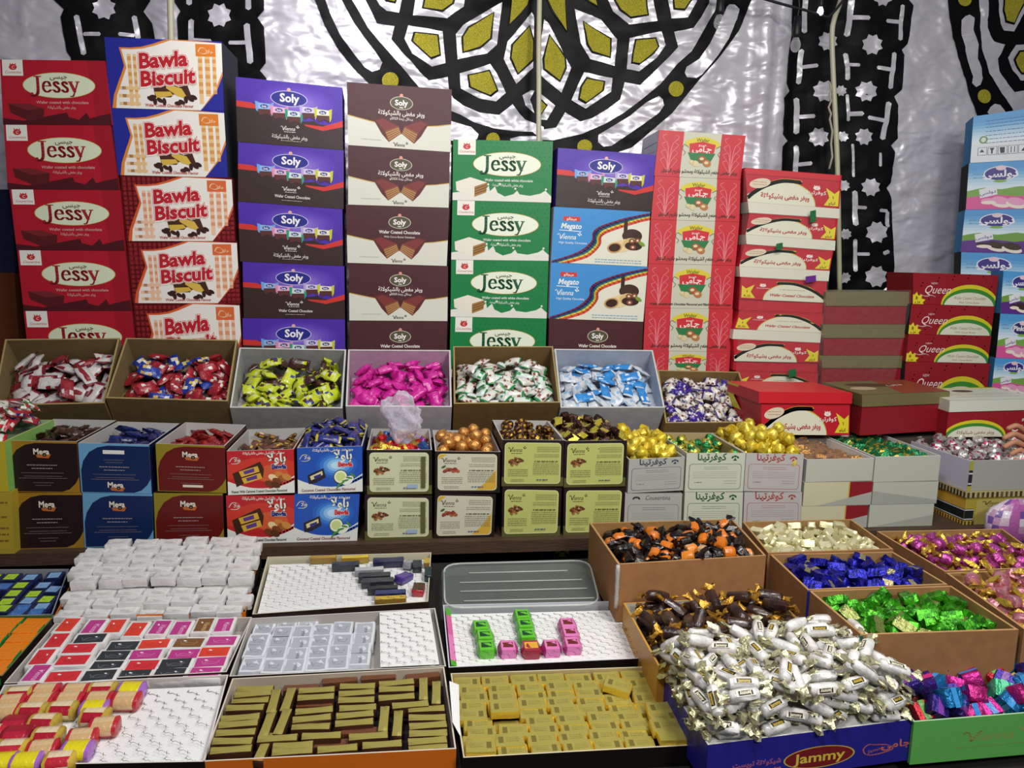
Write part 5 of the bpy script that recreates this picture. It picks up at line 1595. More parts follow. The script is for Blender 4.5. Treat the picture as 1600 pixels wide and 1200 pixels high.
# white trays right of the lettered boxes
WT = [('white tray of amber foil sweets in clear film', [(1261, 718), (1366, 716), (1364, 752), (1258, 753)], 789, 824, [blk(.03, .02, .012, '#a8701e', M_FOIL)], 'amber foil sweet in the white tray', 'cream and maroon box, upper one under the amber tray', 'cream and maroon box, lower one under the amber tray'),
      ('white tray of green foil sweets', [(1368, 714), (1470, 712), (1467, 752), (1366, 753)], 789, 823, [blk(.036, .02, .014, lambda i, k, s: '#1f7a4a' if (i + k + s) % 5 else '#c9a83a', M_FOIL)], 'green foil sweet in the white tray', 'plain grey box, upper one under the green tray', 'plain grey box, lower one under the green tray')]
for i, (lab, q, y1, y2, kinds, clab, l1, l2) in enumerate(WT):
    u = [PY(x, y, YM) for x, y in q]
    D = Vector((0, .27, 0))
    z1, z2 = PY(1360, y1, YM).z, MS
    zt = u[2].z
    h = u[0].z - zt
    rim = [u[0] + D, u[1] + D, u[1], u[0]]
    t, inn, d = carton('sweet_tray', lab, 'tray', rim, Vector((0, 0, -h + .0008)), .003, '#bfc0b6', '#d8d8d2', fill=.046, outs=['#bbb', '#c4c4bc', '#b9bbae', '#bbb'], edge='#e2e2dc', mat=M_PRINT)
    hp = Heap(inn, d, .044, 0, seed=70 + i)
    hp.drop(kinds, 2.0, 12, amax=.25)
    hp.build(['amber_sweet', 'green_sweet'][i], clab, 'candy', clab.split(' in ')[0] + 's', keep=.12)
    if i == 0:
        V, F = [], []
        for jj in range(9):
            for ii in range(9):
                p = (inn[3] * (1 - ii / 8) + inn[2] * ii / 8) * (1 - jj / 8) + (inn[0] * (1 - ii / 8) + inn[1] * ii / 8) * jj / 8
                V.append(p + Vector((0, 0, .001 + .003 * noise.noise(p * 40))))
        F = [(jj * 9 + ii, jj * 9 + ii + 1, (jj + 1) * 9 + ii + 1, (jj + 1) * 9 + ii) for jj in range(8) for ii in range(8)]
        obj('film_cover', V, F, M_FILM, t, smooth=True)
    for (za, zb, lb) in ((zt, z1, l1), (z1, z2, l2)):
        xs = [u[3].x - .002 - (.004 if za == z1 else 0), u[2].x - .001 - (.006 if za == z1 else 0)]
        w = [Vector((xs[0], YM, za)), Vector((xs[1], YM, za)), Vector((xs[1], YM, zb + .0008)), Vector((xs[0], YM, zb + .0008))]
        t = thing('chocolate_box', lb, 'box', (w[2] + w[3]) / 2 + D / 2)
        hexa('box_body', w, [p + D for p in w], M_PRINT, t, '#b4b5a4')
        a = Art(106, 36)
        if i == 0:
            a.rect(0, 0, 106, 36, '#c9c4a0')
            a.rect(70, 0, 106, 36, '#8a2028')
            a.rect(69, 0, 71, 36, '#c9a84a')
            a.poly([(22, 36), (106, 16), (106, 36)], '#a9aaa2')
        else:
            a.rect(0, 0, 106, 36, '#b9bbae')
            a.poly([(0, 14), (106, 30), (106, 36), (0, 36)] if za == zt else [(0, 36), (106, 18), (106, 36)], '#a3a59a')
        a.on('printed_front', w, t)
# ------------------------------------------------------------------ front trays
TH = 0.038       # trays stand this far below the reference slope


def tpt(px, py, h=0.0): return TP(px, py, h)


def tray(name, label, px, out, ins, h=0.0, height=TH, outs=None, wall=.0025, group=None, floor=None, edge=None):
    rim = [TP(x, y, h) for x, y in px]
    t, inn, d = carton(name, label, 'tray', rim, -TN * (height + h - .001), wall, out, ins, floor=floor, edge=edge or ins, fill=height + h - .006, outs=outs, mat=M_PRINT, group=group)
    return rim


def quadpt(rim, u, v, h=0.0):
    """u left to right, v front to back on a tray"""
    return (rim[3] * (1 - u) + rim[2] * u) * (1 - v) + (rim[0] * (1 - u) + rim[1] * u) * v + TN * h


def axes(rim):
    ex = (rim[1] + rim[2] - rim[0] - rim[3]).normalized()
    return ex, TN.cross(ex)


def lay(name, me, p, rim, H, rot=0.0, label=None, cat='chocolate', group=None, kids=(), tilt=0.0, roll=0.0):
    """p: centre of the top face"""
    ex, ey = axes(rim)
    M = Matrix((ex, ey, TN)).transposed() @ Matrix.Rotation(rot, 3, 'Z') @ Matrix.Rotation(tilt, 3, 'Y') @ Matrix.Rotation(roll, 3, 'X')
    o = bpy.data.objects.new(name, me)
    COL.objects.link(o)
    o.matrix_world = Matrix.Translation(p - TN * (H / 2)) @ M.to_4x4()
    tag(o, label, cat, group)
    for nm, m in kids:
        c = bpy.data.objects.new(nm, m)
        COL.objects.link(c)
        c.parent = o
    return o


def top_label(L, W, H, col, mark=None, rot=False, words=None, mat=None):
    a = Art(L * 1000, W * 1000, col)
    if mark:
        if words:
            if rot: a.text(words, a.w * .5, a.h * .62, a.h * .34, mark, .01, .3, rot=-PI / 2, width=a.h * .7)
            else: a.text(words, a.w * .5, a.h * .64, a.h * .42, mark, .01, .3, width=a.w * .7)
        else:
            a.nib([(a.w * .2, a.h * .38), (a.w * .28, a.h * .62), (a.w * .45, a.h * .45), (a.w * .72, a.h * .58), (a.w * .8, a.h * .4)], .9, mark, .5)
            a.fine(a.w * .25, a.w * .75, a.h * .7, .8, mark)
    V = [(-L / 2 + u * L, W / 2 - v * W, H / 2 + .0003 + .00005 * l) for u, v, l in a.V]
    return newmesh('printed_label', V, [f[::-1] for f in a.F], mat or M_PRINT, a.C)


def liner(label, rim, u0, v0, u1, v1, h, step=26, word='Vienna', ink='#4a4a48', warp=None, seed=0):
    q = [quadpt(rim, u0, v1, h), quadpt(rim, u1, v1, h), quadpt(rim, u1, v0, h), quadpt(rim, u0, v0, h)]
    if warp: q = warp(q)
    w = (q[1] - q[0]).length * 1000
    hh = (q[3] - q[0]).length * 1000
    t = thing('paper_liner', label, 'paper', sum(q, Vector()) / 4 - TN * .001)
    slab('paper_sheet', q, TN * .0008, M_MATT, t, '#e9e9e6')
    a = Art(w, hh)
    step *= 1.25
    y = step * .5
    row = 0
    while y < hh:
        x = step * (.4 + .5 * (row % 2))
        while x < w:
            s = step * .33
            a.nib([(x - s, y - s * .5), (x - s * .7, y - s * .1), (x - s * .2, y - s * .15), (x + s * .5, y + s * .3), (x + s, y + s * .55)], .9, ink, .6, .6, 0)
            a.nib([(x - s * .8, y - s * .7), (x - s * 1.05, y - s * .2)], .8, ink, .6, .5, 0)
            a.nib([(x + s * .5, y), (x + s * .6, y + s * .6)], .7, ink, .6, .5, 0)
            x += step
        y += step * .62
        row += 1
    a.on('printed_script', q, t, .0002)


Z = lambda ox, oy, s, pts: [(ox + p[0] / s, oy + p[1] / s) + tuple(p[2:]) for p in pts]
rt = random.Random(11)
# blue and lime tray at the left edge
rim = tray('chocolate_tray', 'grey tray of navy and lime chocolates at the left edge', [(-60, 890), (108, 889), (82, 960), (-90, 966)], '#26262a', '#8d9098', floor='#15182a')
nav = block(.036, .034, .016, lambda i, k: '#16224a', M_WRAP, 1)
lb = {'l': top_label(.024, .024, .016, '#a9cf3a', '#6f8f2a'), 'b': top_label(.024, .024, .016, '#7fa6d0', '#5f80a8'), 'n': top_label(.026, .026, .016, '#3a6ab0', '#7fa6d0')}
ng = Z(0, 840, 4, [(70, 245, 'l'), (190, 248, 'b'), (340, 235, 'b'), (25, 305, 'n'), (130, 298, 'l'), (270, 298, 'b'), (335, 322, 'b'), (85, 348, 'l'), (210, 352, 'l'), (40, 400, 'l'), (175, 394, 'b'), (290, 385, 'l'), (20, 442, 'l'), (140, 440, 'n'), (262, 430, 'b'), (100, 478, 'n'), (225, 465, 'n'), (-40, 250, 'l'), (-60, 340, 'b'), (-70, 410, 'l')])
for x, y, c in ng:
    lay('foil_chocolate', nav, tpt(x, y, -.004), rim, .016, rt.uniform(-.12, .12), 'navy chocolate with %s top at the left edge, %s counted from the back' % ({'l': 'lime', 'b': 'pale blue', 'n': 'mid blue'}[c], NTH[sorted(q[1] + q[0] * .001 for q in ng if q[2] == c).index(y + x * .001)]), group='navy chocolates with coloured tops', kids=[('printed_label', lb[c])])
# white block mound
rim = tray('chocolate_tray', 'orange fronted tray heaped with white wrapped blocks', [(130, 872), (408, 862), (384, 957), (84, 964)], '#e07a22', '#b5652a', outs=['#e07a22', '#2a2018', '#e8781e', '#2a2018'])
wb = [block(.052, .033, .019, lambda i, k: '#d5d3d0' if i not in (0, 4) else '#c2c0be', M_MATT, s, jit=.05) for s in range(3)]
wl_ = top_label(.038, .016, .019, '#cfcdc9', '#7d7b78')
for j in range(9):
    for i in range(7):
        v = .045 + j * .105
        u = .08 + i * .14 + rt.uniform(-.01, .01) + (.03 if j % 2 else 0)
        hh = .004 if j < 1 else .012 if j < 3 else .036 + .003 * (j - 3)
        if j == 0 and i == 3: hh = -.006
        if j == 8 and i == 0: continue
        lay('white_chocolate', wb[(i + j) % 3], quadpt(rim, u, v, hh + rt.uniform(-.003, .003)), rim, .019, rt.uniform(-.07, .07), 'white wrapped block of the mound, %s row from the front, %s from the left' % (NTH[j], NTH[i]), group='white wrapped blocks', kids=[('printed_label', wl_)])
        if j in (0, 3): lay('white_chocolate', wb[(i + j + 1) % 3], quadpt(rim, u + rt.uniform(-.01, .01), v + .01, hh - .0205), rim, .019, rt.uniform(-.05, .05), 'white wrapped block underneath the %s row from the front, %s from the left' % (NTH[j], NTH[i]), group='white wrapped blocks')
# paper lined tray with dark bars
rim = tray('chocolate_tray', 'nearly empty tray with printed paper and a few dark bars', [(418, 870), (674, 863), (669, 940), (394, 960)], '#2b221c', '#c9c2a8', outs=['#2b221c'] * 4)
liner('white paper with small black script lying in the nearly empty tray', rim, .02, .03, .99, .93, -.012, 24)
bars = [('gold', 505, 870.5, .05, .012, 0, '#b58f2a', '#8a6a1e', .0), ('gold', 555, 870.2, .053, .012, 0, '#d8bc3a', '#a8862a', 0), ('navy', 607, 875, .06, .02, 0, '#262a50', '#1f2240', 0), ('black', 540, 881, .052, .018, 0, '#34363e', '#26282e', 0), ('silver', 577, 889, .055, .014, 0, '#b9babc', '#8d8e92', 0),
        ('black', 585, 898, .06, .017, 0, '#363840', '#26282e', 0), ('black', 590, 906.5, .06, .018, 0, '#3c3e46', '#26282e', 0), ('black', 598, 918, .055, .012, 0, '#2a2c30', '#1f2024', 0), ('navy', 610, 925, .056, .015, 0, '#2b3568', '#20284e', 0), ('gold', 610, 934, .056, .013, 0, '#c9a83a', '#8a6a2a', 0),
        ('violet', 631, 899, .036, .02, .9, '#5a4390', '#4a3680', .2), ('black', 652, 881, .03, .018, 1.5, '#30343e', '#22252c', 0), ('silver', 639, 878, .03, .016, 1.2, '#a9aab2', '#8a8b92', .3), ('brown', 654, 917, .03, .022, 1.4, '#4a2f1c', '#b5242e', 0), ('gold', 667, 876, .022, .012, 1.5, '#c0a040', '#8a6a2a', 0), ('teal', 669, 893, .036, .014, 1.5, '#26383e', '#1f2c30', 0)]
seen = {}
for c, x, y, L, W, rot, top, side, tl in bars:
    k = seen[c] = seen.get(c, 0) + 1
    lab = {('gold', 1): 'dull gold wrapped bar at the back left rim of the paper lined tray', ('gold', 2): 'bright gold wrapped bar at the back rim of the paper lined tray', ('navy', 1): 'navy wrapped bar at the back of the paper lined tray', ('black', 1): 'black wrapped bar left of the navy bar', ('silver', 1): 'silver white bar between black bars',
           ('black', 2): 'upper black bar under the silver bar', ('black', 3): 'lower black bar under the silver bar', ('black', 4): 'thin black bar just behind the lower navy bar', ('navy', 2): 'navy bar with white script above the front gold bar', ('gold', 3): 'gold wrapped bar nearest the front paper edge', ('violet', 1): 'violet bar lying askew among dark bars', ('black', 5): 'short black bar standing by the right rim',
           ('silver', 2): 'crumpled silver piece beside the short black bar', ('brown', 1): 'brown and red chocolate at the right rim', ('gold', 4): 'tiny gold piece in the back right corner', ('teal', 1): 'dark teal bar on the right rim'}[(c, k)]
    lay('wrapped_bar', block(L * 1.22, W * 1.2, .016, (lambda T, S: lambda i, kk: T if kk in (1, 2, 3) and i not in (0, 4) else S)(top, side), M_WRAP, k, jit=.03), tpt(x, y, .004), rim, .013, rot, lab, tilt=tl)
# clear lid
lp = [(688, 880), (925, 874), (944, 946), (689, 952)]
rim = [TP(x, y, .0) for x, y in lp]
lid = thing('plastic_cover', 'clear ribbed plastic cover lying behind the green and pink chocolates', 'cover', sum(rim, Vector()) / 4 - TN * .02)
M_LID = film('clear_plastic', 0.09, 0.12, (0.45, 0.52, 0.47), 0.2, 14, 0.3)
c = sum(rim, Vector()) / 4
rings = []
for sc, h, rr in ((1.0, -.034, .03), (.985, -.006, .035), (.955, .0, .04), (.90, -.004, .05)):
    ring = []
    for i in range(4):
        p, a, b = rim[i], rim[i - 1], rim[(i + 1) % 4]
        p0, pa, pb = c + (p - c) * sc, (a - p).normalized(), (b - p).normalized()
        for k in range(5):
            t = k / 4
            ring.append(p0 + pa * rr * (1 - t) ** 2 + pb * rr * t ** 2 + TN * h)
    rings.append(ring)
V = [p for r_ in rings for p in r_]
n = 20
F = [(j * n + i, j * n + (i + 1) % n, (j + 1) * n + (i + 1) % n, (j + 1) * n + i) for j in range(3) for i in range(n)] + [tuple(range(60, 80))]
obj('lid_shell', V, F, M_LID, lid, smooth=False)
M_RIM = film('clear_plastic_edge', 0.35, 0.08, (0.75, 0.8, 0.74), 0.1, 14, 0.4)
obj('cover_rim', *tube_geo(rings[2] + rings[2][:1], .0022, 6), M_RIM, lid, smooth=True)
for v, u0, u1 in ((.76, .18, .82), (.55, .12, .9), (.36, .12, .92), (.16, .14, .95)):
    obj('rib', *tube_geo([quadpt(rim, u0, v, -.001), quadpt(rim, u1, v, -.001)], 0.0016, 6), M_RIM, lid, smooth=True)
# orange chocolates at the left edge
rim = tray('chocolate_tray', 'tray of orange chocolates with green edges at the left edge', [(-90, 963), (86, 961), (4, 1056), (-200, 1062)], '#241a18', '#2f5a2a', edge='#5f7a4a', floor='#1f4a22')
ob = block(.05, .034, .016, lambda i, k: '#1f7a32' if i in (0, 4) or k == -1 else '#e8801e', M_WRAP, 3)
for j in range(7):
    for i in range(4):
        u, v = .12 + i * .245 + rt.uniform(-.012, .012), .07 + j * .142
        lay('orange_chocolate', ob, quadpt(rim, u, v, -.003 + rt.uniform(-.002, .002)), rim, .016, rt.uniform(-.05, .05), 'orange chocolate with green ends, %s row from the front, %s from its right end' % (NTH[j], NTH[3 - i]), group='orange wrapped chocolates')
# red, magenta and black blocks
rim = tray('chocolate_tray', 'tray of white blocks with red, magenta and black labels', [(86, 974), (394, 964), (354, 1050), (6, 1068)], '#241a18', '#b9b2aa', edge='#cfc8be')
bp = [block(.041, .058, .017, lambda i, k: '#dcd9d6', M_MATT, s) for s in range(2)]
bl_ = [block(.064, .041, .017, lambda i, k: '#dcd9d6', M_MATT, s) for s in range(2)]
cm = {'r': ('#d8402f', '#a82a24', 'red'), 'R': ('#cf3038', '#8f1f26', 'scarlet'), 'm': ('#b83a86', '#e2a8cc', 'magenta'), 'k': ('#30363a', '#8f969a', 'black'), 'b': ('#7a5230', '#d0a878', 'brown')}
tl = {}
for k_, (c1, c2, _) in cm.items():
    tl[k_, 'P'] = top_label(.03, .046, .017, c1, c2, True, 'Vienna' if k_ in 'mb' else None)
    tl[k_, 'L'] = top_label(.053, .029, .017, c1, c2, False, None)
lst = Z(0, 840, 4, [(425, 545, 'r', 'P'), (585, 555, 'm', 'P'), (720, 552, 'r', 'P'), (850, 572, 'r', 'P'), (1000, 560, 'm', 'P'), (1130, 565, 'm', 'P'), (1275, 545, 'b', 'P'), (1400, 545, 'm', 'P'), (355, 642, 'R', 'P'), (565, 630, 'k', 'L'), (770, 677, 'k', 'L'), (965, 664, 'r', 'L'), (1180, 657, 'b', 'L'), (1385, 645, 'm', 'L'), (495, 692, 'R', 'L'), (710, 737, 'k', 'L'), (910, 730, 'm', 'L'), (1150, 727, 'm', 'L'), (1340, 714, 'r', 'L'), (265, 745, 'R', 'P'), (455, 765, 'R', 'L'), (665, 802, 'k', 'L'), (890, 797, 'R', 'L'), (1095, 787, 'k', 'L'), (1315, 777, 'm', 'L'), (230, 845, 'm', 'P'), (395, 868, 'R', 'L'), (620, 860, 'k', 'L'), (840, 858, 'k', 'L'), (1060, 848, 'k', 'L'), (1280, 842, 'm', 'L')])
for n_, (x, y, c1, o_) in enumerate(lst):
    big = o_ == 'P'
    lay('labelled_chocolate', (bp if big else bl_)[n_ % 2], tpt(x, y, .002 if y < 985 or (x < 160) else -.004), rim, .017, rt.uniform(-.05, .05) - .02, '%s labelled white block laid %s, %s from the left of these' % (cm[c1][2], 'upright' if big else 'crosswise', NTH[sorted(q[0] + q[1] * .01 for q in lst if q[2:] == (c1, o_)).index(x + y * .01)]), group='%s labelled blocks' % cm[c1][2], kids=[('printed_label', tl[c1, o_])])
# grey blocks
rim = tray('chocolate_tray', 'tray of grey labelled white blocks half covered by printed paper', [(392, 966), (680, 950), (697, 1041), (358, 1057)], '#241a18', '#bdb8b0', edge='#c9c4bc')
gb = [block(.042, .046, .02, lambda i, k: '#d3d6dc', M_MATT, s) for s in range(3)]
gl = [top_label(.032, .034, .02, '#a6abb2', '#5a5f66'), top_label(.032, .034, .02, '#adb1b8', '#5a5f66', True, 'Vienna')]
gp = Z(300, 840, 4, [(565, 592), (690, 586), (815, 576), (940, 562), (1080, 565), (415, 640), (545, 648), (680, 655), (805, 643), (940, 638), (1070, 628), (395, 702), (525, 716), (655, 725), (790, 713), (920, 707), (1050, 694), (375, 792), (510, 800), (640, 797), (780, 788), (910, 778), (1045, 752), (450, 565), (590, 548), (720, 545), (360, 835), (500, 838), (640, 832), (770, 828), (900, 818), (1040, 805)])
def GR(n):
    for r_, (a_, b_) in enumerate(((23, 27), (0, 5), (5, 11), (11, 17), (17, 23), (27, 32))):
        if a_ <= n < b_: return NTH[r_], NTH[n - a_]


for n_, (x, y) in enumerate(gp):
    lay('grey_chocolate', gb[n_ % 3], tpt(x, y, -.003 if n_ < 23 else -.014), rim, .02, rt.uniform(-.04, .04) - .03, 'grey labelled white block, %s row from the back, %s from the left' % GR(n_), group='grey labelled white blocks', kids=[('printed_label', gl[(n_ * 7) % 3 % 2])])
liner('printed paper covering the right part of the grey block tray', rim, .69, .05, .97, .99, -.002, 22)
# green and pink blocks on paper
rim = tray('chocolate_tray', 'paper lined tray with a few green and pink chocolates', [(692, 945), (963, 939), (1018, 1028), (701, 1043)], '#1d1512', '#bfc0c8', edge='#c9c9d2')
liner('printed paper lying under the green and pink chocolates', rim, .03, .01, .98, .93, -.014, 20)
GP = Z(680, 860, 4, [(285, 462, 'g'), (310, 522, 'g'), (320, 590, 'g'), (545, 393, 'g'), (562, 450, 'g'), (575, 515, 'g'), (455, 590, 'p'), (600, 592, 'r'), (728, 585, 'p'), (828, 448, 'p'), (845, 505, 'p'), (858, 570, 'p')])
gm = {'g': block(.040, .034, .021, lambda i, k: '#5fc02a' if i not in (0, 4) else '#4aa82a', M_WRAP, 1, .3), 'p': block(.040, .034, .021, lambda i, k: '#e07ab8' if i not in (0, 4) else '#c02a88', M_WRAP, 2, .3), 'r': block(.042, .036, .021, lambda i, k: '#a01f3a', M_WRAP, 3, .3)}
gt = {'g': top_label(.02, .016, .021, '#17402a'), 'p': top_label(.02, .016, .021, '#6a2420'), 'r': top_label(.026, .021, .021, '#e0a838', '#c08a2a')}
gn = ['green chocolate, back one of the column at the left of the tray', 'green chocolate, middle one of the column at the left of the tray', 'green chocolate, front one of the column at the left of the tray', 'green chocolate, back one of the column behind the dark red one', 'green chocolate, middle one of the column behind the dark red one', 'green chocolate right behind the dark red chocolate',
      'pink chocolate left of the dark red one', 'dark red chocolate with yellow label on the printed paper', 'pink chocolate right of the dark red one', 'pink chocolate, back one of the pink column', 'pink chocolate, middle one of the pink column', 'pink chocolate with magenta front, front one of the pink column']
for n_, (x, y, c1) in enumerate(GP):
    o = lay('foil_chocolate', gm[c1], tpt(x, y, .007), rim, .021, 0, gn[n_], group='green and pink chocolates', kids=[('printed_label', gt[c1])])
strip = thing('wrapped_strip', 'pink strip with green ends along the left wall of the paper lined tray', 'wrapper', quadpt(rim, .03, .45, -.02))
for v0, v1, c1 in ((.02, .09, '#4aa82a'), (.09, .48, '#e07ab8'), (.48, .8, '#d85aa0'), (.8, .93, '#4aa82a')):
    hexa('strip_piece', [quadpt(rim, .012, v1, .004), quadpt(rim, .04, v1, -.002), quadpt(rim, .04, v0, -.002), quadpt(rim, .012, v0, .004)], [quadpt(rim, .012, v1, -.03), quadpt(rim, .045, v1, -.03), quadpt(rim, .045, v0, -.03), quadpt(rim, .012, v0, -.03)], M_WRAP, strip, c1)
# rolls
rim = tray('chocolate_tray', 'front left tray with cream, red and yellow rolls on printed paper', [(6, 1070), (357, 1054), (320, 1190), (-60, 1197)], '#1b1310', '#cfc8c0', edge='#d9d2c8', height=.05)
liner('printed paper lying in the front left tray of rolls', rim, .02, .01, .985, .93, -.012, 27)


def roll(body, stripe, end, seed): return loft('wrapped_roll', [(-.023, .011, .009), (-.021, .017, .0125), (-.016, .018, .013), (.016, .018, .013), (.021, .017, .0125), (.023, .011, .009)], 12, 2.9, lambda i, k: end if i in (0, 1, 3, 4) or k == -1 else (stripe if k in (3, 4) and stripe else body if k in (0, 1, 2, 3, 4, 5) else end), M_WRAP, seed, .0006)


RM = {'c': roll('#d9b98a', '#cda878', '#b5202f', 1), 'r': roll('#e2cda8', '#a8182c', '#b59a3a', 2), 'y': roll('#e2d21e', '#e2d21e', '#a86ac0', 3), 'R': roll('#a0182e', '#b52038', '#8f1428', 4), 'w': roll('#e6d2b0', '#c02a38', '#c9a83a', 5)}
rp = Z(0, 960, 5, [(150, 585, 'r'), (355, 560, 'c'), (590, 560, 'c'), (800, 548, 'r'), (1025, 545, 'y'), (90, 642, 'c'), (320, 632, 'c'), (540, 625, 'c'), (770, 622, 'c'), (985, 625, 'c'), (50, 715, 'c'), (250, 710, 'r'), (485, 700, 'r'), (735, 690, 'y'), (120, 815, 'R'), (340, 800, 'r'), (740, 750, 'r'), (810, 825, 'c'), (130, 900, 'R'), (370, 905, 'r'), (640, 915, 'c'), (90, 1005, 'w'), (330, 1005, 'c'), (600, 1010, 'y'), (15, 1105, 'y'), (205, 1100, 'y'), (465, 1095, 'w'), (-80, 880, 'c'), (-120, 1010, 'r')])
rn = {'c': 'cream roll with red ends on printed paper, front left tray', 'r': 'red striped cream roll with gold ends on printed paper', 'y': 'yellow topped roll with violet ends on printed paper', 'R': 'all red roll on printed paper, front left tray', 'w': 'cream roll with gold ends'}
for x, y, c1 in rp:
    lay('wrapped_roll', RM[c1], tpt(x, y, .015), rim, .026, rt.uniform(-.08, .08) + .03, rn[c1].split(' on ')[0].split(',')[0].split(' at ')[0] + ', %s from the back in the front left tray' % NTH[sorted(q[1] + q[0] * .01 for q in rp if q[2] == c1).index(y + x * .01)], group=rn[c1].split(' on ')[0].split(' at ')[0] + 's')
# brown and gold bars
rim = tray('chocolate_tray', 'orange fronted tray packed with brown and gold bars', [(363, 1060), (694, 1042), (713, 1170), (316, 1190)], '#e8781e', '#c9bca8', edge='#d2c6b2', outs=['#2a1a14', '#241a18', '#e8781e', '#241a18'], height=.05, floor='#4a2a1e')
bm_ = block(.064, .0158, .018, lambda i, k: '#aba052' if k in (1, 2, 3) and i not in (0, 4) else '#5a3626', M_SFOIL, 1, .05)
bn = block(.064, .0158, .018, lambda i, k: '#6a3f28', M_WRAP, 2, .1)
bz = Z(300, 960, 3.81, [(375, 440, 0), (362, 470, 0), (347, 508, 0), (315, 553, 0), (287, 612, 0), (275, 650, 0), (260, 700, 0), (240, 752, 0), (232, 803, 0), (488, 512, 1), (573, 503, 1), (452, 645, 1), (540, 635, 1), (428, 785, 1), (742, 448, 0), (737, 490, 0), (730, 530, 2), (727, 570, 0), (713, 617, 0), (707, 665, 0), (508, 735, 0), (770, 720, 0), (600, 778, 0), (597, 812, 0), (866, 796, 0), (985, 425, 0), (980, 465, 0), (978, 507, 0), (987, 553, 0), (970, 595, 0), (966, 642, 0), (1050, 722, 0), (1132, 772, 0), (1218, 405, 0), (1218, 442, 0), (1218, 490, 0), (1300, 535, 0), (1378, 440, 1), (1455, 462, 1), (1143, 618, 1), (1225, 645, 1), (1395, 560, 0), (1400, 612, 0), (1405, 658, 0), (1406, 705, 0), (1402, 750, 0), (1405, 783, 0), (650, 432, 2), (880, 388, 2), (1110, 368, 2), (1375, 362, 2), (820, 765, 2), (1000, 690, 2)])
def BL(x, y, o_):
    if o_: return '%s, %s from the left' % ('plain brown bar among the gold topped bars' if o_ == 2 else 'gold topped brown bar laid lengthwise', NTH[sorted(q[0] + q[1] * .001 for q in bz if q[2] == o_).index(x + y * .001)])
    col = lambda q: 0 if q < 412 else 1 if q < 520 else 2 if q < 590 else 3 if q < 640 else 4
    return 'gold topped brown bar laid crosswise, %s column from the left, %s from the back' % (NTH[col(x)], NTH[sorted(q[1] + q[0] * .001 for q in bz if q[2] == 0 and col(q[0]) == col(x)).index(y + x * .001)])


for n_, (x, y, o_) in enumerate(bz):
    lay('chocolate_bar', bn if o_ == 2 else bm_, tpt(x, y, (.0 if o_ != 2 else -.008) + rt.uniform(-.002, .002)), rim, .018, (1.5 if o_ == 1 else .0) + rt.uniform(-.06, .08), BL(x, y, o_), group='plain brown bars' if o_ == 2 else 'gold topped bars')
# gold blocks
rim = tray('chocolate_tray', 'black fronted tray packed with gold foil blocks', [(704, 1052), (1018, 1041), (1092, 1164), (724, 1184)], '#17110e', '#b8a87c', edge='#cfc4a4', height=.055, floor='#a8862a')
gk = [block(.05, .031, .014, lambda i, k: '#b5a955' if k in (1, 2, 3) and i not in (0, 4) else '#e6c23e', M_SFOIL, s, .1) for s in range(2)]
gkl = [top_label(.042, .021, .014, '#a3963f', '#6a6028'), None]
a = Art(42, 21)
for y in (5, 9, 13): a.fine(4, 26, y, 1, '#827636')
a.rect(31, 3, 39, 17, '#6f642c')
gkl[0] = newmesh('printed_label', [(-.021 + u * .042, .0105 - v * .021, .0073 + .00003 * l) for u, v, l in a.V], [f[::-1] for f in a.F], M_PRINT, a.C)
a2 = Art(42, 21)
for y in (5, 9, 13): a2.fine(16, 38, y, 1, '#827636')
a2.rect(3, 3, 11, 17, '#6f642c')
gkl[1] = newmesh('printed_label', [(-.021 + u * .042, .0105 - v * .021, .0073 + .00003 * l) for u, v, l in a2.V], [f[::-1] for f in a2.F], M_PRINT, a2.C)
for j in range(9):
    for i in range(7):
        v = .085 + j * .1035
        u = .083 + i * .1365 + (.01 if (j // 2) % 2 else -.006) + rt.uniform(-.006, .006)
        hh, ro = -.006 + rt.uniform(-.0015, .0015), rt.uniform(-.03, .03)
        lab = 'gold foil block, %s row from the front, %s from the left' % (NTH[j], NTH[i])
        ti = 0
        if (i, j) == (1, 4): hh, lab = .008, 'gold foil block raised beside a gap, second column of the gold tray'
        if (i, j) == (1, 3): hh, lab = -.016, 'gold foil block sunk in the gap, second column of the gold tray'
        if (i, j) == (0, 0): hh, lab = .006, 'gold foil block raised in the front left corner of the gold tray'
        if (i, j) == (5, 6): hh, ro, lab, ti = .01, -.45, 'gold foil block lying askew on the others in the gold tray', .08
        if i == 6 and j in (0, 1, 2, 3): hh, lab = .009, 'raised gold foil block along the right wall, %s from the front' % NTH[j]
        lay('gold_chocolate', gk[(i + j) % 2], quadpt(rim, u, v, hh), rim, .014, ro, lab, group='gold foil blocks', kids=[] if (i, j) in ((6, 0), (1, 3)) else [('printed_label', gkl[(i * 5 + j * 3 + i * j) % 2])], tilt=ti)
pf = thing('paper_flap', 'white paper flap folded over the left rim of the gold tray', 'paper', tpt(708, 1120, -.02))
slab('paper_sheet', [tpt(702, 1064, .012), tpt(717, 1070, .006), tpt(719, 1150, .0), tpt(707, 1128, .008)], TN * .0008, M_MATT, pf, '#e6e6e4')
# ------------------------------------------------------------------ cartons and heaps on the right of the table
TBL = .039


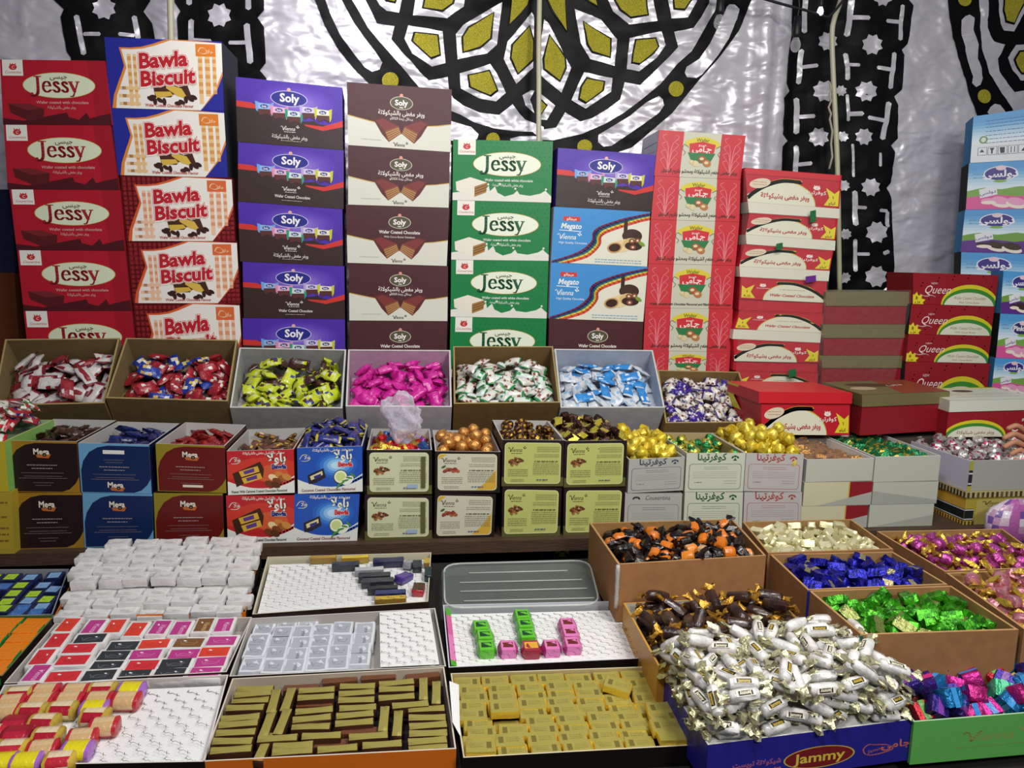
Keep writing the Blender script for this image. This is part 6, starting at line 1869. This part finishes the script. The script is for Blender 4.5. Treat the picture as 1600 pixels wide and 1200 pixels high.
def table_carton(lab, px, z, kinds, clab, surf, oname, cat='candy', out='#9c7148', ins='#a07a4c', h=None, zs=None, dome=0.0, cover=2.3, outs=None, art=None, keep=.12, name='open_carton', wall=.005, floor=None, edge=None, mat=None, seed=1, lie=.6, tries=10):
    zs = zs or [z] * 4
    rim = [PZ(x, y, zz_) for (x, y), zz_ in zip(px, zs)]
    zf = min(p.z - (TB + TS * p.y - TBL) for p in rim)
    h = h or zf - .001
    mh = sum(k.H * k.weight for k in kinds) / sum(k.weight for k in kinds)
    bed = tuple(s_ + 2.0 * mh for s_ in (surf if isinstance(surf, tuple) else (surf, surf)))
    t, inn, d = carton(name, lab, 'carton', rim, Vector((0, 0, -h)), wall, out, ins, fill=bed, domed=max(0, dome - .004), outs=outs, art=art, floor=floor, edge=edge or '#b58c5c', mat=mat)
    hp = Heap(inn, d, bed, dome, seed=seed, over=.022 if dome > .02 else 0)
    if dome: hp.drop(kinds, 1.3, 40, amax=.6)
    hp.drop(kinds, cover, tries)
    n = hp.build(oname, clab, cat, clab.split(' in ')[0].split(' heaped')[0] + ('' if clab.split(' in ')[0].endswith('s') else 's'), keep=keep)
    return t, rim


or_sw = Kind([], .045, .025, .022, [], 1.0, .066)
for s_, cs in enumerate((['#d8741e'] * 6 + ['#1d1410'] * 2, ['#1d1410'] * 8, ['#241812'] * 8, ['#e08428', '#e08428', '#c9a070', '#1d1410', '#1d1410', '#1d1410', '#d8741e', '#d8741e'], ['#d8741e'] * 3 + ['#241812'] * 5)):
    or_sw.meshes.append(twistbody(.028, .0125, (lambda c_: lambda i, k: c_[k] if k >= 0 else '#1d1410')(cs), M_WRAP, s_))
    or_sw.kids.append([('twist_end', twistend(.028, .0125, .018, '#17110f', M_WRAP, s_ + 5 * q, q)) for q in (1, -1)])
oc, orim = table_carton('brown carton of orange and black twisted sweets', [(921, 817), (1145, 811), (1197, 868), (966, 882)], .878, [or_sw], 'orange and black twisted sweet in the brown carton', (0.018, 0.042), 'twisted_sweet', seed=101, out='#a07248', ins='#967040')
obj('packing_tape', *tube_geo([orim[3] + Vector((-.001, -.002, -k_ * .012)) for k_ in range(9)], [.004, .0055, .005, .0045, .005, .004, .005, .0045, .004], 6), M_WRAP, oc, '#b5b1a9', smooth=True)
cream = blk(.032, .018, .015, lambda i, k, s: ['#d8d2a6', '#c4bd8a', '#dcd6b0'][(k // 3 + s) % 3], M_SFOIL, jit=.06)
table_carton('brown carton of cream foil sweets', [(1160, 815), (1330, 811), (1396, 858), (1200, 864)], .872, [cream], 'cream foil sweet in the brown carton', (0.012, 0.040), 'cream_sweet', seed=102, cover=2.4)
blue = blk(.038, .021, .017, lambda i, k, s: '#a89f74' if (k in (1, 2, 3) and i == 2 and s % 2) else ['#1f1f9a', '#2a2ab0', '#171770'][(k // 3 + i + s) % 3], M_FOIL, n=4, jit=.06)
table_carton('brown carton of royal blue foil sweets', [(1203, 866), (1395, 862), (1481, 913), (1262, 922)], .868, [blue], 'royal blue foil sweet in the brown carton', (0.012, 0.042), 'blue_sweet', seed=103, cover=2.4)
green = blk(.040, .021, .017, lambda i, k, s: '#8f9654' if (k in (1, 2, 3) and 0 < i < 4 and s % 2) else ['#3f9a1e', '#54b82a', '#2f7a1a'][(k // 3 + i + s) % 3], M_FOIL, n=4, jit=.06)
gc, grim = table_carton('brown carton of bright green foil sweets', [(1264, 923), (1486, 915), (1592, 984), (1346, 992)], .868, [green], 'bright green foil sweet in the brown carton', (0.014, 0.042), 'green_sweet', seed=104, cover=2.4)
for p_, c_ in ((grim[3], '#1f5a4a'), (grim[0], '#2a2a86')): obj('corner_tape', *tube_geo([p_ + Vector((-.001, -.002, -k_ * .02)) for k_ in range(4)], .003, 6), M_WRAP, gc, c_)
pk = tw(.024, .0135, .012, ['#b54a98', '#c45aa8', '#a83f8c'], '#d8b84a', mat=M_FOIL, sq=2.1)
table_carton('brown carton of magenta sweets with gold twists', [(1370, 830), (1566, 826), (1650, 886), (1476, 893)], .868, [pk], 'magenta sweet with gold twists in the brown carton', (0.012, 0.042), 'magenta_sweet', seed=105, cover=2.2)
pk2 = tw(.026, .014, .012, ['#d88a9c', '#e0a0ac', '#cf7f94'], '#d8b84a', mat=M_FOIL, sq=2.1)
table_carton('brown carton of pale pink sweets with gold twists at the right edge', [(1478, 895), (1680, 887), (1780, 975), (1600, 983)], .868, [pk2], 'pale pink sweet with gold twists in the right edge carton', (0.012, 0.037), 'pink_sweet', seed=106, cover=2.2)
dark = tw(.052, .0125, .016, ['#33201a', '#2a1a15', '#3d261d'], '#d09a3a', sq=2.4, mat=M_WRAP)
table_carton('ochre edged box of dark brown twisted bars with gold ends', [(974, 942), (1211, 931), (1290, 1008), (1028, 1040)], .80, [dark], 'dark brown twisted bar with gold ends in the ochre edged box', (.004, .03), 'twisted_bar', seed=107, out='#c08a2e', ins='#b9b4ac', edge='#c8963a', wall=.004, mat=M_PRINT, cat='chocolate', cover=2.5)
# tall white heap
ja = Art(330, 100, '#25248a')
ja.ell(178, 62, 58, 26, '#c9b24a', 36)
ja.ell(178, 62, 55.5, 23.8, '#7a1c22', 36)
ja.text('Jammy', 178, 72, 32, '#d9c04a', .02, width=84)
ja.text('شيكولاتة تويست', 78, 62, 16, '#c86a5a', .03, width=76)
ja.text('شيكولاتة تويست', 78, 61.5, 16, '#8a4f98', .0, width=76)
ja.text('Chocolate twist', 80, 80, 13, '#c86a5a', .03, width=74)
ja.nib([(268, 50), (258, 48), (250, 58), (256, 72), (275, 74), (300, 66), (290, 54), (268, 50)], 2, '#c86a5a', .6, 1.2)
ja.text('Jammy', 272, 66, 11, '#c86a5a', .0, .25, rot=.25)
ja.text('جامى', 305, 62, 24, '#c86a5a', .02)
white = tw(.050, .0098, .018, ['#dddbd8', '#d3d2d0', '#e4e2df'], '#d2d0a8', word='Jammy', wordcol='#2b2a22', sq=2.8, mat=M_WRAP, n=4)
jrim = [(1030, 1046), (1306, 1016), (1426, 1124), (1106, 1164)]
table_carton('royal blue box heaped with white twisted sweets', jrim, .775, [white], 'white twisted sweet heaped in the royal blue box', -.034, 'twisted_sweet', seed=108, dome=.042, cover=1.7, out='#25248a', ins='#b9b9b4', outs=['#25248a'] * 4, art=ja, edge='#c9c9c4', mat=M_PRINT, name='sweet_box', wall=.003, keep=0, tries=24)
# green box with ribboned cubes


def gift(c1, c2, s):
    me = block(.034, .03, .027, lambda i, k: c1, M_FOIL, s, .1, jit=.03)
    V, F = [], []
    for a_, b_, w in ((.0176, .0155, .005),):
        for sx in (-1, 1):
            V += [(sx * w, -b_, -.0138), (sx * w, b_, -.0138), (sx * w, b_, .0142), (sx * w, -b_, .0142)]
    F = [(0, 1, 5, 4), (1, 2, 6, 5), (2, 3, 7, 6), (3, 0, 4, 7)]
    rb = newmesh('ribbon', V, F, M_WRAP, [lin(c2)] * 4)
    return me, [('ribbon', rb)]


gk_ = Kind([], .036, .032, .028)
for s, (c1, c2) in enumerate((('#1f86c8', '#2a6ab0'), ('#c02a88', '#2a78c0'), ('#4f2a86', '#c02a70'), ('#6a2420', '#c9a02a'), ('#1f7ab8', '#3a90d0'), ('#b52a36', '#5a9a3a'), ('#3a2a80', '#7a3a9a'), ('#b82a7a', '#2f80c8'), ('#4fc08a', '#6ad0a0'))):
    me, kd = gift(c1, c2, s)
    gk_.meshes.append(me)
    gk_.kids.append(kd)
ga = Art(260, 110, '#5fae55')
vienna(ga, 130, 62, 32, '#8f9a52', False)
ga.fine(70, 190, 74, 3, '#7aa055')
table_carton('green box of shiny ribboned cubes at the front right', [(1355, 1036), (1582, 1018), (1680, 1108), (1428, 1128)], .775, [gk_], 'shiny coloured cube with ribbon in the green box', (.0, .022), 'ribboned_chocolate', cat='chocolate', seed=109, out='#5fae55', ins='#b5b2bc', outs=['#5fae55'] * 4, art=ga, edge='#a8c8a0', mat=M_PRINT, name='sweet_box', wall=.003, cover=2.2)

# ------------------------------------------------------------------ lidded boxes and the striped box, right end
D3 = lambda p, d: [q + d for q in p]
# red lidded box
f = [PY(x, y, 2.12) for x, y in [(1186, 612), (1332, 614), (1331, 631), (1186, 630)]]
g = [PY(x, y, 2.125) for x, y in [(1189, 631), (1328, 632), (1327, 680), (1190, 679)]]
t = thing('chocolate_box', 'bright red lidded box with cream dome standing right of the purple sweets', 'box', (g[2] + g[3]) / 2 + Vector((0, .1, 0)))
D = Vector((-.01, .21, 0))
hexa('box_lid', f, D3(f, D), M_PRINT, t, '#c8202a')
hexa('box_base', g, D3(g, D), M_PRINT, t, '#b81c28')
art_couv(False).on('printed_front', g, t)
ya = Art(100, 100)
ya.poly([(0, 0), (40, 0), (20, 30), (40, 60), (0, 60)], '#d8cc2f')
ya.on('printed_side', [f[0] + D, f[0], g[3], g[3] + D], t)
# khaki lidded box, turned
f = [PY(1347, 617, 2.10), PY(1485, 606, 2.16), PY(1484, 625, 2.16), PY(1347, 636, 2.10)]
side = PY(1284, 603, 2.34)
D = Vector((side.x - f[0].x, side.y - f[0].y, 0))
zl = f[3].z
f[2].z = zl
f[1].z = f[0].z
g = [f[3] + Vector((.002, .003, -.0005)), f[2] + Vector((-.002, .003, -.0005))]
zb = PY(1400, 678, 2.12).z
g += [Vector((g[1].x, g[1].y, zb)), Vector((g[0].x, g[0].y, zb))]
t = thing('gift_box', 'large dark red gift box with khaki lid standing before the khaki stack', 'box', (g[2] + g[3]) / 2 + D / 2)
hexa('box_lid', f, D3(f, D), M_SFOIL, t, '#857c52')
hexa('box_base', g, D3(g, D * .97), M_PRINT, t, '#8c1824')
la = Art(100, 70, '#8a3a2a')
la.poly([(0, 0), (60, 0), (45, 70), (0, 70)], '#6e6743')
la.ell(40, 24, 26, 10, '#4a3424', 16, .2)
la.ell(22, 40, 14, 9, '#b5a582', 14)
la.text('دبى', 66, 30, 14, '#e0c9c0', .01)
la.on('printed_top', [f[0] + D, f[1] + D, f[1], f[0]], t)
# white and red arch box
f = [PY(1484, 626, 2.10), PY(1625, 623, 2.10), PY(1625, 640, 2.10), PY(1483, 644, 2.10)]
g = [f[3], f[2], PY(1622, 682, 2.10), PY(1480, 684, 2.10)]
g = [f[3] + Vector((0, .003, -.0006)), f[2] + Vector((0, .003, -.0006)), Vector((f[2].x, 2.103, g[2].z)), Vector((f[3].x, 2.103, g[2].z))]
D = Vector((.02, .22, 0))
t = thing('wafer_carton', 'dark red arch carton with white lid standing before the arch stack', 'carton', (g[2] + g[3]) / 2 + D / 2)
hexa('box_lid', f, D3(f, D), M_PRINT, t, '#d2d5c6')
hexa('box_base', g, D3(g, D), M_PRINT, t, '#931c26')
art_queen(True).on('printed_front', g, t)
wa = Art(100, 40, '#d2d5c6')
wa.poly(smooth([(0, 40), (4, 20), (20, 6), (50, 2), (100, 4)], 4) + [(100, 0), (0, 0)], '#d8ca2c')
wa.poly(smooth([(0, 40), (2, 16), (20, 3), (50, 0), (100, 1)], 4) + [(100, 0), (0, 0)], '#4f8a35')
wa.ell(48, 12, 12, 4, '#4a2c20', 14)
for y in (20, 24, 30): wa.fine(20, 90, y, .8, '#9a9a8a')
wa.on('printed_top', [f[0] + D, f[1] + D, f[1], f[0]], t)
# support behind the middle row for these three
hexa('box_riser', [Vector((PY(1186, 680, 2.11).x, 2.14, PY(1400, 681, 2.12).z - .012)), Vector((PY(1640, 680, 2.11).x, 2.14, PY(1400, 681, 2.12).z - .012)), Vector((PY(1640, 680, 2.11).x, 2.14, MS + .001)), Vector((PY(1186, 680, 2.11).x, 2.14, MS + .001))],
     [Vector((PY(1186, 680, 2.11).x, 2.32, PY(1400, 681, 2.12).z - .012)), Vector((PY(1640, 680, 2.11).x, 2.32, PY(1400, 681, 2.12).z - .012)), Vector((PY(1640, 680, 2.11).x, 2.32, MS + .001)), Vector((PY(1186, 680, 2.11).x, 2.32, MS + .001))], M_CARD, ms, '#4a4038')
# white box of silver sweets on a striped gold box
zr = PY(1515, 720, 1.90).z
zm = PY(1515, 767, 1.90).z
rim = [PZ(1399, 681, zr), PZ(1545, 676, zr), PZ(1690, 716, zr), PZ(1516, 720, zr)]
t, inn, d = carton('open_box', 'open white box of silver foil sweets on the striped gold box', 'box', rim, Vector((0, 0, zm - zr)), .003, '#c2c0cc', '#c9c7d4', fill=.075, outs=['#c2c0cc', '#bbb', '#a3a39c', '#c6c4d2'], edge='#dddbe2', mat=M_PRINT)
sil = kind(lambda s: ball(.019, lambda i, k: '#d2d0cc' if (i + k + s) % 6 else '#b83a6a', M_FOIL, s, jit=.16, flatten=.8), .042, .036, .03)
hp = Heap(inn, d, .075, 0, seed=120)
hp.drop([sil], 2.2)
hp.build('silver_sweet', 'silver foil sweet with pink tag in the white box', 'candy', 'silver foil sweets', keep=.12)
sa = Art(12, 50, '#a3a13a')
sa.rect(0, 16, 12, 42, '#26262c')
sa.rect(0, 20, 12, 22.5, '#c9c9d2')
sa.rect(0, 37, 12, 39.5, '#c9c9d2')
w0 = (rim[2] - rim[3]).normalized()
sa.on('printed_corner', [rim[3], rim[3] + w0 * .012, rim[3] + w0 * .012 + Vector((0, 0, zm - zr)), rim[3] + Vector((0, 0, zm - zr))], t)
low = [p + Vector((0, 0, zm - zr - .001)) for p in rim]
cl = sum(low, Vector()) / 4
lidp = [cl + (p - cl) * 1.02 for p in low]
t = thing('striped_box', 'gold box with black band and striped lid under the silver sweets', 'box', Vector((cl.x, cl.y, MS)))
hl = Vector((0, 0, -.018))
hexa('box_lid', [lidp[3], lidp[2], lidp[2] + hl, lidp[3] + hl], [lidp[0], lidp[1], lidp[1] + hl, lidp[0] + hl], M_PRINT, t, '#b5a878')
hb = Vector((0, 0, MS + .0005 - low[3].z))
b0 = [p + hl for p in low]
hexa('box_base', [b0[3], b0[2], low[2] + hb, low[3] + hb], [b0[0], b0[1], low[1] + hb, low[0] + hb], M_PRINT, t, '#b5962e')
for q, n_ in (([lidp[0], lidp[3], lidp[3] + hl, lidp[0] + hl], 26), ([lidp[3], lidp[2], lidp[2] + hl, lidp[3] + hl], 24)):
    a = Art(200, 18, '#b5a878')
    for k in range(n_): a.rect((k + .2) * 200 / n_, 3, (k + .75) * 200 / n_, 18, '#3a2c22', 0)
    a.k += 1
    a.on('printed_stripes', q, t)
for q, fr in (([b0[0], b0[3], low[3] + hb, low[0] + hb], False), ([b0[3], b0[2], low[2] + hb, low[3] + hb], True)):
    a = Art(200, 90, '#d0a03c' if not fr else '#a8983a')
    a.rect(0, 38, 200 if not fr else 16, 76, '#1d2224')
    for y in (40, 70): a.rect(0, y, 200 if not fr else 16, y + 3, '#d2d4da')
    for k in range(30): a.rect((k + .2) * 6.7, 78, (k + .7) * 6.7, 90, '#4a3626', 0)
    a.k += 1
    if fr:
        a.rrect(18, 6, 170, 96, 6, '#9c8c34')
        a.rrect(19, 7, 169, 96, 6, '#b0a45a')
        vienna(a, 55, 26, 16, '#5a4a1e')
        a.ell(62, 46, 12, 6, '#3f2018', 14)
        a.ell(74, 40, 10, 6, '#54261e', 14)
    a.on('printed_side', q, t)
# bag of purple sweets at the right edge
bc = PY(1584, 822, 1.825)
bc.z = .829
t = thing('sweet_bag', 'clear printed bag of purple sweets at the right edge before the gold box', 'bag', Vector((bc.x, bc.y, .757)))
V, F, C = [], [], []
nb, mb = 18, 10
for j in range(mb + 1):
    for i in range(nb):
        ph, th = PI * j / mb, 2 * PI * i / nb
        p = Vector((math.sin(ph) * math.cos(th) * .085, math.sin(ph) * math.sin(th) * .036, math.cos(ph) * .068))
        p *= 1 + .12 * noise.noise(p * 30)
        V.append(bc + p)
for j in range(mb):
    for i in range(nb):
        F.append((j * nb + i, j * nb + (i + 1) % nb, (j + 1) * nb + (i + 1) % nb, (j + 1) * nb + i))
        C.append(lin(['#b58aa8', '#a85a9a', '#6a4a90', '#c9b0c4', '#d0c4d0'][(i * 3 + j * 5 + (i * j) % 4) % 5]))
obj('bag_body', V, F, M_WRAP, t, C, smooth=True)
# crumpled clear bag on the red toffees
M_BAG = film('crumpled_polythene', 0.22, 0.16, (0.86, 0.82, 0.95), 0.8, 60)
bmh = bmesh.new()
bmesh.ops.create_icosphere(bmh, subdivisions=4, radius=1)
cc = PY(629, 655, 1.99)
V = []
for v in bmh.verts:
    p = v.co
    k = 1 + .5 * noise.noise(p * 1.5 + Vector((3, 1, 0))) + .24 * noise.noise(p * 3.6) + .07 * noise.noise(p * 8)
    sx, sy, sz = (.05, .04, .062)
    V.append(cc + Vector((p.x * k * sx - .012 * p.z + .0, p.y * k * sy, p.z * k * sz)))
bmh.verts.index_update()
F = [tuple(v.index for v in f_.verts) for f_ in bmh.faces]
bmh.free()
o = obj('plastic_bag', V, F, M_BAG, smooth=True)
tag(o, 'crumpled clear plastic bag lying on the box of red toffees', 'bag')
# dark goods under the middle shelf
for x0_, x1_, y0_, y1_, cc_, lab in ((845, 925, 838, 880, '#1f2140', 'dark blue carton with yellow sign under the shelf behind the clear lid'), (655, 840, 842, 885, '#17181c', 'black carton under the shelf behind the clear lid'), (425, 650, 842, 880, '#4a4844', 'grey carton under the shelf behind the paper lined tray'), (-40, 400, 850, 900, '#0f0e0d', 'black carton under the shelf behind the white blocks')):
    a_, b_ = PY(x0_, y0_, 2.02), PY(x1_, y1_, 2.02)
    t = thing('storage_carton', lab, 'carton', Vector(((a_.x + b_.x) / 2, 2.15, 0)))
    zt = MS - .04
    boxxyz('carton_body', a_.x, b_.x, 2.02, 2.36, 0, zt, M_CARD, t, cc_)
    if cc_ == '#1f2140':
        a = Art(80, 60)
        a.nib([(30, 10), (26, 30), (40, 31), (42, 14), (60, 20), (80, 20)], 5, '#8a8a2a', .6, 4, 0)
        a.on('printed_front', [Vector((a_.x, 2.02, zt)), Vector((b_.x, 2.02, zt)), Vector((b_.x, 2.02, zt - .12)), Vector((a_.x, 2.02, zt - .12))], t)

# hand reaching in from the right edge --------------------------------
def hp_(px, py, y=1.99): return PY(px, py, y)


chain = {'w': (hp_(1680, 716), .026), 'p': (hp_(1634, 700), .027), 'k': (hp_(1618, 694), .022)}
E_ = [('w', 'p'), ('p', 'k')]
for n_, (a_, b_, c_, r_) in enumerate((((1611, 680), (1588, 664), (1572, 671), .0088), ((1608, 689), (1584, 677), (1566, 686), .0092), ((1608, 699), (1584, 690), (1567, 700), .0088), ((1612, 708), (1591, 703), (1577, 711), .0078))):
    for q_, (k_, p_) in enumerate((('a', a_), ('b', b_), ('c', c_))):
        chain['%s%d' % (k_, n_)] = (hp_(*p_, 1.99 - .012 * n_ - (.006 if k_ == 'b' else 0)), r_ * (1.12 if k_ == 'a' else 1 if k_ == 'b' else .8))
    E_ += [('k', 'a%d' % n_), ('a%d' % n_, 'b%d' % n_), ('b%d' % n_, 'c%d' % n_)]
chain['t0'], chain['t1'], chain['t2'] = (hp_(1622, 716, 1.95), .0115), (hp_(1600, 722, 1.935), .0098), (hp_(1584, 719, 1.93), .0078)
E_ += [('p', 't0'), ('t0', 't1'), ('t1', 't2')]
ks = list(chain)
me = bpy.data.meshes.new('hand')
hb_ = chain['p'][0]
me.from_pydata([tuple(chain[k][0] - hb_) for k in ks], [(ks.index(a), ks.index(b)) for a, b in E_], [])
o = put('hand', me, None, hb_)
sk = o.modifiers.new('skin', 'SKIN')
for v, k in zip(me.skin_vertices[0].data, ks):
    v.radius = (chain[k][1], chain[k][1])
me.skin_vertices[0].data[ks.index('p')].use_root = True
o.modifiers.new('sub', 'SUBSURF').levels = 2
o.modifiers['sub'].render_levels = 2
dg = bpy.context.evaluated_depsgraph_get()
m2 = bpy.data.meshes.new_from_object(o.evaluated_get(dg))
o.modifiers.clear()
o.data = m2
m2.materials.clear()
m2.materials.append(material('skin', '#b9805f', rough=0.55))
m2.polygons.foreach_set('use_smooth', [True] * len(m2.polygons))
tag(o, 'bare hand with curled fingers reaching in from the right edge above the silver sweets', 'hand')
